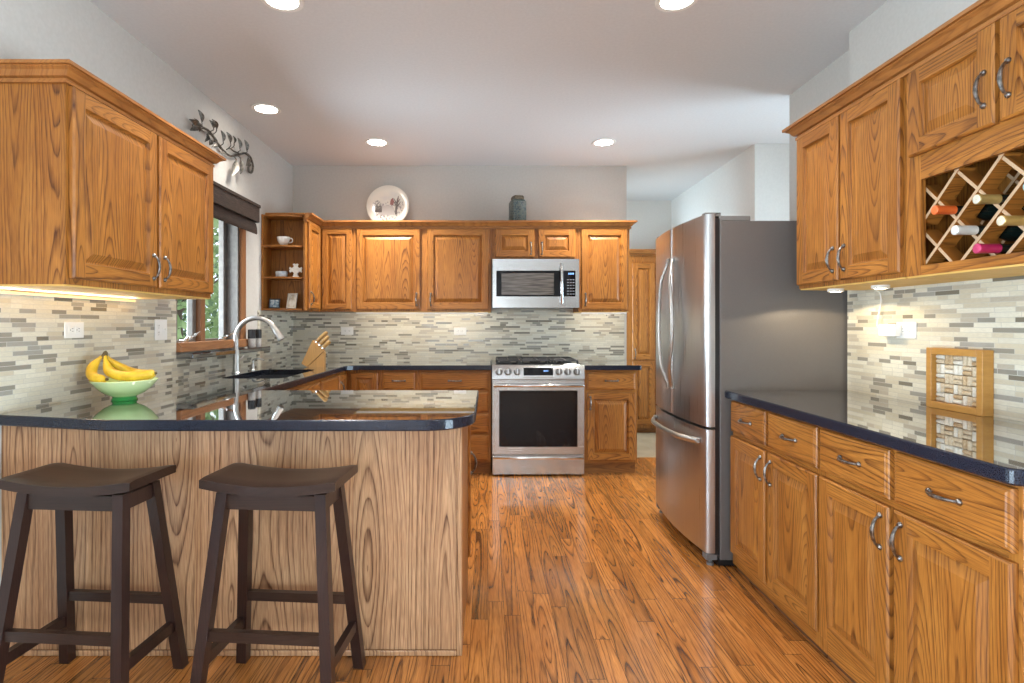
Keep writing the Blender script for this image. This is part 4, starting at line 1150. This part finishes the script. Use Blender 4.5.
def jarm():
    m = Mat('teal_mosaic_glaze'); x, y, z = m.coords()
    v = m.node('ShaderNodeTexVoronoi'); m.link(m.vec(x, y, z), v.inputs['Vector']); v.inputs['Scale'].default_value = 65.0
    d = E(m.nt, v.outputs['Distance'])
    n = m.noise(m.vec(x, y, z), 40.0, 2.0)
    c = m.mix(m.ramp(d, [(0.35, 0.0), (0.6, 1.0)]), m.ramp(n, [(0.35, (0.02, 0.035, 0.045)), (0.55, (0.06, 0.10, 0.11)), (0.7, (0.17, 0.20, 0.18))]), (0.13, 0.15, 0.13))
    m.setp(Base_Color=c, Roughness=0.3); m.bump(d, .3, .003); return m.m
jr = empty('lidded_jar', (.268, 5.09, ZT), .32, 'square blue-green patterned jar on top of cabinets above the microwave', 'jar')
JM = jarm()
b = MB(); b.box(-.064, -.064, 0, .064, .064, .220, bev=.010, seg=2); b.box(-.056, -.056, .2185, .056, .056, .232, bev=.006); b.build('jar_body', JM, jr)
b = MB(); b.box(-.047, -.047, .2325, .047, .047, .263, bev=.004); b.box(-.042, -.042, .2625, .042, .042, .270, bev=.003); b.build('lid', mottled('bronze_lid', (0.10, 0.075, 0.05), (0.20, 0.155, 0.10), 60, 0.4, 0.4), jr)

# ------------------------------------------------------------------ metal leaf branch on the left wall
AX = XL + .018
def awp(cx, cy):                           # point of the drawing -> along the wall and up it
    px, py = 180 + cx / 9.11, 105 + cy / 9.11
    Y = F * -AX / (488 - px); return Vector((AX, Y, CH + (325 - py) * Y / F))
ar = empty('metal_leaf_wall_art', (XL, 3.8, 2.45), 0, 'silver metal leafy branch with curled end mounted on left wall', 'wall decoration')
LEAFM = mottled('pewter_leaf_metal', (0.07, 0.062, 0.052), (0.20, 0.185, 0.16), 70, 0.40, 0.75)
VPTS = []
def vine(pts, r0, r1):
    P_ = smooth_path([awp(*p) for p in pts], 6); n = len(P_); VPTS.extend(P_)
    b = MB(); b.tube(P_, [r0 + (r1 - r0) * i / (n - 1) for i in range(n)], 8); put(b, 'vine', LEAFM, ar)
vine([(120, 195), (190, 203), (235, 215), (285, 262), (330, 330), (395, 415), (455, 462), (530, 455), (595, 440), (640, 475), (664, 550), (655, 612), (628, 605), (625, 560), (640, 545)], .007, .009)
vine([(200, 215), (260, 255), (320, 300), (350, 370), (400, 425)], .005, .006)
vine([(425, 405), (455, 395), (500, 425), (560, 445)], .004, .006)
def leaf(base, tip, wide=.20, tiltx=.006):
    A, B = awp(*base), awp(*tip); d_ = B - A; L_ = d_.length; u_ = d_.normalized(); s_ = (Vector((1, 0, 0)).cross(u_) * .78 + Vector((.62, 0, 0)) * (1 if Vector((1, 0, 0)).cross(u_).y > 0 else -1)).normalized()
    b = MB(); n = 10; top = []; 
    vs = []
    for lay in (0.0, -.0015):
        for i in range(n + 1):
            t = i / n; w_ = L_ * wide * (math.sin(PI * min(1, t * .97 + .015)) ** .8) * (1 - .25 * t)
            cpt = A + d_ * t + Vector((.024 + tiltx * math.sin(PI * t) + lay, 0, 0))
            vs += [cpt - s_ * w_ + Vector((.008 * w_ / (L_ * wide + 1e-6), 0, 0)), cpt, cpt + s_ * w_ + Vector((.008 * w_ / (L_ * wide + 1e-6), 0, 0))]
    q = min(VPTS, key=lambda v: (v - A).length)
    st_ = A + Vector((.024, 0, 0)) + d_ * .04
    b.tube(smooth_path([q, (q + st_) / 2 + Vector((.012, 0, 0)), st_], 4), .0035, 6)
    m_ = 3 * (n + 1); fs = []
    for i in range(n):
        for k in (0, 1):
            a = 3 * i + k; fs.append([a, a + 1, a + 4, a + 3]); fs.append([m_ + a, m_ + a + 3, m_ + a + 4, m_ + a + 1])
        for k in (0, 2):
            a = 3 * i + k; fs.append([a, a + 3, m_ + a + 3, m_ + a])
    for i in (0, n): fs.append([3 * i, 3 * i + 1, m_ + 3 * i + 1, m_ + 3 * i]); fs.append([3 * i + 1, 3 * i + 2, m_ + 3 * i + 2, m_ + 3 * i + 1])
    b.add(vs, fs); put(b, 'leaf', LEAFM, ar, smooth=60)
for ba, ti in (((165, 158), (130, 42)), ((275, 215), (232, 135)), ((302, 220), (258, 128)), ((362, 335), (340, 230)), ((428, 345), (392, 245)), ((462, 350), (452, 280)), ((515, 400), (495, 298)),
               ((580, 420), (556, 315)), ((480, 508), (438, 640)), ((522, 500), (518, 632)), ((592, 478), (572, 556)), ((228, 270), (158, 225)), ((212, 270), (192, 335)), ((236, 365), (250, 318)), ((300, 345), (256, 385)), ((388, 445), (330, 430))):
    leaf(ba, ti)
for ti in ((48, 128), (55, 232), (95, 120), (150, 165), (140, 245)): leaf((108, 190), ti, .24, .010)
b = MB(); b.lathe([(.001, -.008), (.012, -.006), (.015, 0), (.012, .008), (.001, .012)], n=14, caps=False, M=Matrix.Rotation(PI / 2, 4, 'Y'), c=awp(110, 190) + Vector((.012, 0, 0))); put(b, 'flower_center', LEAFM, ar)
b = MB()
for p_ in ((330, 330), (595, 440), (150, 198)): 
    q = awp(*p_); b.tube([(XL + .0002, q.y, q.z), (AX, q.y, q.z)], .005, 8)
put(b, 'wall_mount', LEAFM, ar)

# ------------------------------------------------------------------ woven shade over the window
sh = empty('roman_shade', (XL, 3.75, 2.15), 0, 'dark brown woven roman shade pulled up above the sink window', 'window shade')
SY0_, SY1_ = 3.19, 4.20
b = MB(); b.box(XL + .001, SY0_, 2.125, XL + .135, SY1_ + .01, 2.148, bev=.002); put(b, 'headrail', SHADE, sh)
b = MB(); b.box(XL + .118, SY0_, 2.015, XL + .130, SY1_, 2.1248, bev=.003); b.box(XL + .001, SY1_ - .010, 2.015, XL + .1178, SY1_, 2.1248); put(b, 'valance', SHADE, sh)
for i, (zt, zb, x_) in enumerate(((2.05, 1.955, .085), (2.03, 1.940, .100), (2.012, 1.925, .112))):
    P_ = [(XL + x_ - .016, zt), (XL + x_ - .004, zt - .005), (XL + x_ + .004, (zt + zb) / 2), (XL + x_ + .006, zb + .01), (XL + x_, zb), (XL + x_ - .010, zb + .004)]
    b = MB(); Q = [(x, z) for x, z in P_]
    b.add([(x, SY0_ + .005, z) for x, z in Q] + [(x, SY1_ - .012, z) for x, z in Q], [list(range(6)), list(range(6, 12))[::-1]] + [[k, (k + 1) % 6, 6 + (k + 1) % 6, 6 + k] for k in range(6)])
    put(b, 'fabric_fold', SHADE, sh)

# ------------------------------------------------------------------ outlets, plug, cord and puck lamp
SLOT = simple('outlet_slot', (0.08, 0.07, 0.06), 0.6)
def outlet(loc, rz, w, h, kinds, label):
    """plate against a wall whose front is local -y"""
    r = empty('wall_outlet', loc, rz, label, 'outlet', 'white wall outlets')
    b = MB(); b.box(-w / 2, -.005, -h / 2, w / 2, -.0003, h / 2, bev=.002); b.build('plate', WHITE, r)
    for k, (x, z, kind, rot) in enumerate(kinds):
        M = Matrix.Translation((x, 0, z)) @ Matrix.Rotation(rot, 4, 'Y')
        b = MB(); b.box(-.016, -.0072, -.0165, .016, -.0051, .0165, 0, .001, M=M)
        if kind == 's':
            for t in ((-.007, -.0074, 0, -.0048, -.0070, .009), (.0045, -.0074, .001, .0065, -.0070, .009), (-.0022, -.0074, -.010, .0022, -.0070, -.006)): b.box(*t, mat=1, M=M)
            b.build('socket', [WHITE, SLOT], r)
        else:
            b.box(-.004, -.016, -.004, .004, -.0073, .010, 0, .001, M=M); b.build('toggle', [WHITE, SLOT], r)
    return r
H2 = [(-.0195, 0, 's', PI / 2), (.0195, 0, 's', PI / 2)]
outlet((XL + .0085, 2.477, 1.227), PI / 2, .116, .072, H2, 'white outlet on left wall tiles, above and left of the bananas')
outlet((XL + .0085, 3.135, 1.222), PI / 2, .116, .116, [(-.028, .019, 's', 0), (-.028, -.019, 's', 0), (.028, 0, 't', 0)], 'white double plate on left wall tiles next to the window')
outlet((-1.325, YB - .0085, 1.193), 0, .116, .072, H2, 'white outlet on back wall tiles above the knife block')
outlet((-.263, YB - .0085, 1.190), 0, .116, .072, H2, 'white outlet on back wall tiles left of the range')
outlet((XR - .0085, 2.462, 1.226), -PI / 2, .116, .072, [(.0195, 0, 's', PI / 2), (-.0195, 0, 's', PI / 2)], 'white outlet on right wall tiles with plug-in adapter on it')
r = empty('power_adapter', (XR - .016, 2.545, 1.224), 0, 'white plug-in power adapter with cord running up to cabinet', 'adapter')
b = MB(); b.box(XR - .046, 2.482, 1.198, XR - .0162, 2.590, 1.252, bev=.004, seg=2); put(b, 'adapter_body', WHITE, r)
b = MB(); b.tube(smooth_path([(XR - .032, 2.588, 1.236), (XR - .034, 2.612, 1.245), (XR - .025, 2.618, 1.29), (XR - .022, 2.606, 1.35), (XR - .03, 2.60, 1.395), (XR - .06, 2.585, 1.412)], 6), .0028, 8); put(b, 'cord', WHITE, r)
def puck(x, y, z, power, label, vis=True):
    r = empty('puck_lamp', (x, y, z), 0, label, 'lamp', 'under-cabinet puck lamps')
    b = MB(); b.lathe([(.034, -.0002), (.034, -.012), (.030, -.015), (.026, -.013)], n=28); b.build('housing', WHITE, r)
    b = MB(); b.lathe([(.0255, -.0135), (.02, -.0155), (.001, -.0165)], n=28, caps=False); b.build('lens', PUCKGLOW, r)
    l = bpy.data.lights.new('puck_light', 'SPOT'); l.energy = power; l.color = (1.0, 0.80, 0.52); l.shadow_soft_size = 0.02
    l.spot_size = math.radians(156); l.spot_blend = 0.12
    o = bpy.data.objects.new('puck_light', l); COL.objects.link(o); o.parent = r; o.location = (0, 0, -.02)
    return r
puck(1.63, 2.625, 1.4188, 8.0, 'round puck lamp under right cabinets, the one beside the refrigerator')
puck(1.675, 2.39, 1.4188, 0.8, 'glowing round puck lamp under right wall cabinets, above the outlet')
puck(1.675, 1.62, 1.4188, 0.8, 'round puck lamp under the wine rack cabinet, hidden from view')
def added_light_bar(x0, y0, x1, y1, z, rz, power, label, tilt=.35):  # bars added to brighten the tiles and the cabinet underside
    """added slim bar; (x0, y0)-(x1, y1) is its line, light leaves towards local -y"""
    L_ = math.hypot(x1 - x0, y1 - y0)
    r = empty('added_light_bar', ((x0 + x1) / 2, (y0 + y1) / 2, z), rz, label, 'lamp', 'added slim light bars under the wall cabinets')
    b = MB(); b.box(-L_ / 2, -.012, -.006, L_ / 2, .0, .006, bev=.002); b.build('housing', WHITE, r)
    b = MB(); b.box(-L_ / 2 + .01, -.0135, -.004, L_ / 2 - .01, -.0122, .004); b.build('diffuser', BARGLOW, r)
    l = bpy.data.lights.new('added_bar_light', 'AREA'); l.shape = 'RECTANGLE'; l.size = L_ - .02; l.size_y = .02; l.energy = power; l.color = (1.0, 0.90, 0.74)
    o = bpy.data.objects.new('added_bar_light', l); COL.objects.link(o); o.parent = r; o.location = (0, -.016, 0); o.rotation_euler = (-PI / 2 + tilt, 0, 0)
BARGLOW = emit('added_bar_glow', (1.0, 0.72, 0.36), 0.55)  # glowing strip of the added bars
added_light_bar(XL + .0085, 2.05, XL + .0085, 2.90, 1.372, PI / 2, 2.2, 'added slim light bar under left wall cabinet, along the tiles over the bananas', -.1)
added_light_bar(-1.17, 4.975, 0.0, 4.975, 1.356, PI, 1.7, 'added slim light bar under the wide cabinet left of the microwave')
added_light_bar(.83, 4.975, 1.23, 4.975, 1.356, PI, .65, 'added slim light bar under the single-door cabinet right of the microwave')

# ------------------------------------------------------------------ wine bottles
GLASSD = simple('dark_bottle_glass', (0.006, 0.010, 0.008), 0.05, 0.0, Coat_Weight=0.5)
caps = [(1.852, 1.629, (0.72, 0.13, 0.025), (0.75, 0.18, 0.05), 'wine bottle with orange capsule, leftmost in the lattice rack'),
        (1.772, 1.549, (0.66, 0.65, 0.60), (0.70, 0.70, 0.66), 'wine bottle with white capsule below the orange one in rack'),
        (1.692, 1.629, (0.35, 0.24, 0.08), (0.62, 0.61, 0.52), 'wine bottle with gold capsule and pale end in upper rack row'),
        (1.612, 1.549, (0.42, 0.27, 0.08), (0.66, 0.60, 0.46), 'wine bottle with bronze-gold capsule, beside the white one in middle rack row'),
        (1.692, 1.480, (0.42, 0.02, 0.09), (0.50, 0.05, 0.14), 'wine bottle with magenta capsule in the lowest rack row'),
        (1.532, 1.629, (0.10, 0.22, 0.27), (0.32, 0.50, 0.55), 'wine bottle with pale blue capsule at right end of the rack')]
for y, z, col, ecol, lab in caps:
    r = empty('wine_bottle', (1.475, y, z), 0, lab, 'wine bottle', 'wine bottles in the lattice rack')
    R90 = Matrix.Rotation(PI / 2, 4, 'Y')
    b = MB(); b.lathe([(.0145, .0665), (.0142, .085), (.0144, .132), (.025, .150), (.034, .170), (.0358, .188), (.0360, .296), (.033, .301), (.001, .301)], n=28, caps=False, M=R90); b.build('bottle_body', GLASSD, r, smooth=50)
    b = MB(); b.lathe([(.0135, .0006), (.0152, .002), (.0152, .012), (.0146, .014), (.0146, .066)], n=24, M=R90, caps=False); b.build('capsule', simple('capsule_foil', col, 0.3, 0.25), r)
    b = MB(); b.lathe([(.0134, .0006), (.010, .0), (.001, -.0004)], n=24, M=R90, caps=False); b.build('capsule_end', simple('capsule_end_foil', ecol, 0.35, 0.2), r)

# ------------------------------------------------------------------ cork-filled box
cb = empty('cork_box', (1.818, 2.168, CZ1), 0, 'square wooden frame filled with wine corks, standing on right counter', 'cork art')
BX = mottled('honey_wood', (0.42, 0.20, 0.042), (0.48, 0.24, 0.055), 18, 0.4, stretch=(1, 1, 6))
y0, y1, z0, z1, x0, x1 = 2.037, 2.299, CZ1 + .0003, 1.157, 1.798, 1.8405
fw = .026
b = MB()
for t in ((x0, y0, z0, x1, y0 + fw, z1), (x0, y1 - fw, z0, x1, y1, z1), (x0, y0 + fw, z0, x1, y1 - fw, z0 + fw), (x0, y0 + fw, z1 - fw, x1, y1 - fw, z1)): b.box(*t, bev=.0012)
put(b, 'frame_border', BX, cb)
b = MB(); b.box(x1 - .006, y0 + fw, z0 + fw, x1 - .001, y1 - fw, z1 - fw); put(b, 'backing', simple('brown_backing', (0.20, 0.11, 0.05), 0.8), cb)
CORKS = [mottled('cork_%s' % n_, a_, b_, 150, 0.8) for n_, a_, b_ in (('pale', (0.52, 0.40, 0.26), (0.66, 0.55, 0.40)), ('tan', (0.40, 0.26, 0.13), (0.56, 0.41, 0.25)), ('cream', (0.62, 0.56, 0.46), (0.72, 0.67, 0.58)))]
oy0, oz0_ = y0 + fw, z0 + fw
cw, chh = (y1 - y0 - 2 * fw) / 5, (z1 - z0 - 2 * fw) / 5
for i in range(5):
    for j in range(5):
        for k in (0, 1):
            cy, cz = oy0 + (i + .5) * cw, oz0_ + (j + .5) * chh
            d_ = Vector((0, 1, 0)) if (i + j) % 2 == 0 else Vector((0, 0, 1))
            s_ = Vector((0, 0, 1)) if (i + j) % 2 == 0 else Vector((0, 1, 0))
            hl = (cw if (i + j) % 2 == 0 else chh) / 2 - .0012; rr = ((chh if (i + j) % 2 == 0 else cw) / 4) - .0006
            c_ = Vector((x1 - .0062 - rr - .0005, cy, cz)) + s_ * (rr + .0004) * (1 if k else -1)
            b = MB(); b.tube([c_ - d_ * hl, c_ - d_ * (hl - .0015), c_ + d_ * (hl - .0015), c_ + d_ * hl], [rr - .001, rr, rr, rr - .001], 14)
            put(b, 'cork', random.choice(CORKS), cb)

# ------------------------------------------------------------------ garden outside the side window
GR = mottled('lawn_green', (0.05, 0.12, 0.02), (0.09, 0.18, 0.04), 6, 0.9)
b = MB(); b.box(-14, -2, -.9, -2.3, 16, -.6); o = b.build('ground_outside', GR); o['kind'] = 'structure'
BARK = mottled('bark', (0.06, 0.04, 0.025), (0.12, 0.085, 0.06), 20, 0.9)
LEAVES = []
for nm, a_, b_ in (('fresh', (0.16, 0.24, 0.08), (0.40, 0.50, 0.24)), ('deep', (0.06, 0.11, 0.05), (0.20, 0.28, 0.13))):
    LEAVES.append(mottled('leaf_%s' % nm, a_, b_, 3, 0.6))
def tree(x, y, h, rad, n, lm, label):
    r = empty('garden_tree', (x, y, -.6), 0, label, 'tree', 'trees outside the window')
    b = MB(); b.tube([(0, 0, 0), (.04, .03, h * .3), (0, .05, h * .75)], [.11, .08, .03], 9)
    for k in range(7):
        a = k * 2.4; b.tube([(0, .04, h * (.25 + .06 * k)), (rad * .6 * math.cos(a), rad * .6 * math.sin(a), h * (.38 + .07 * k))], [.035, .008], 6)
    b.build('trunk', BARK, r)
    b = MB(); rnd = random.Random(int(x * 100 + y * 10))
    for k in range(n):
        t = rnd.random(); z = h * (.12 + .88 * t); rr = rad * (math.sin(PI * min(1, .12 + .86 * t)) ** .7) * (.35 + .65 * rnd.random() ** .5); a = rnd.random() * 6.283
        p_ = Vector((rr * math.cos(a), rr * math.sin(a), z)); s_ = .05 + .05 * rnd.random()
        u_ = Vector((rnd.uniform(-1, 1), rnd.uniform(-1, 1), rnd.uniform(-1, 1))).normalized(); v_ = u_.orthogonal().normalized()
        b.add([p_ - u_ * s_, p_ + v_ * s_ * .45, p_ + u_ * s_, p_ - v_ * s_ * .45], [[0, 1, 2, 3]])
    o = b.build('foliage', lm, r); o['kind'] = 'stuff'
tree(-3.9, 6.6, 4.2, 1.3, 3600, LEAVES[0], 'light green leafy tree seen through nearer pane of the window')
tree(-5.2, 9.3, 5.0, 1.7, 3600, LEAVES[1], 'darker green tree further off behind the window')
tree(-8.0, 13.5, 4.6, 1.6, 2600, LEAVES[0], 'green tree farthest from the window')
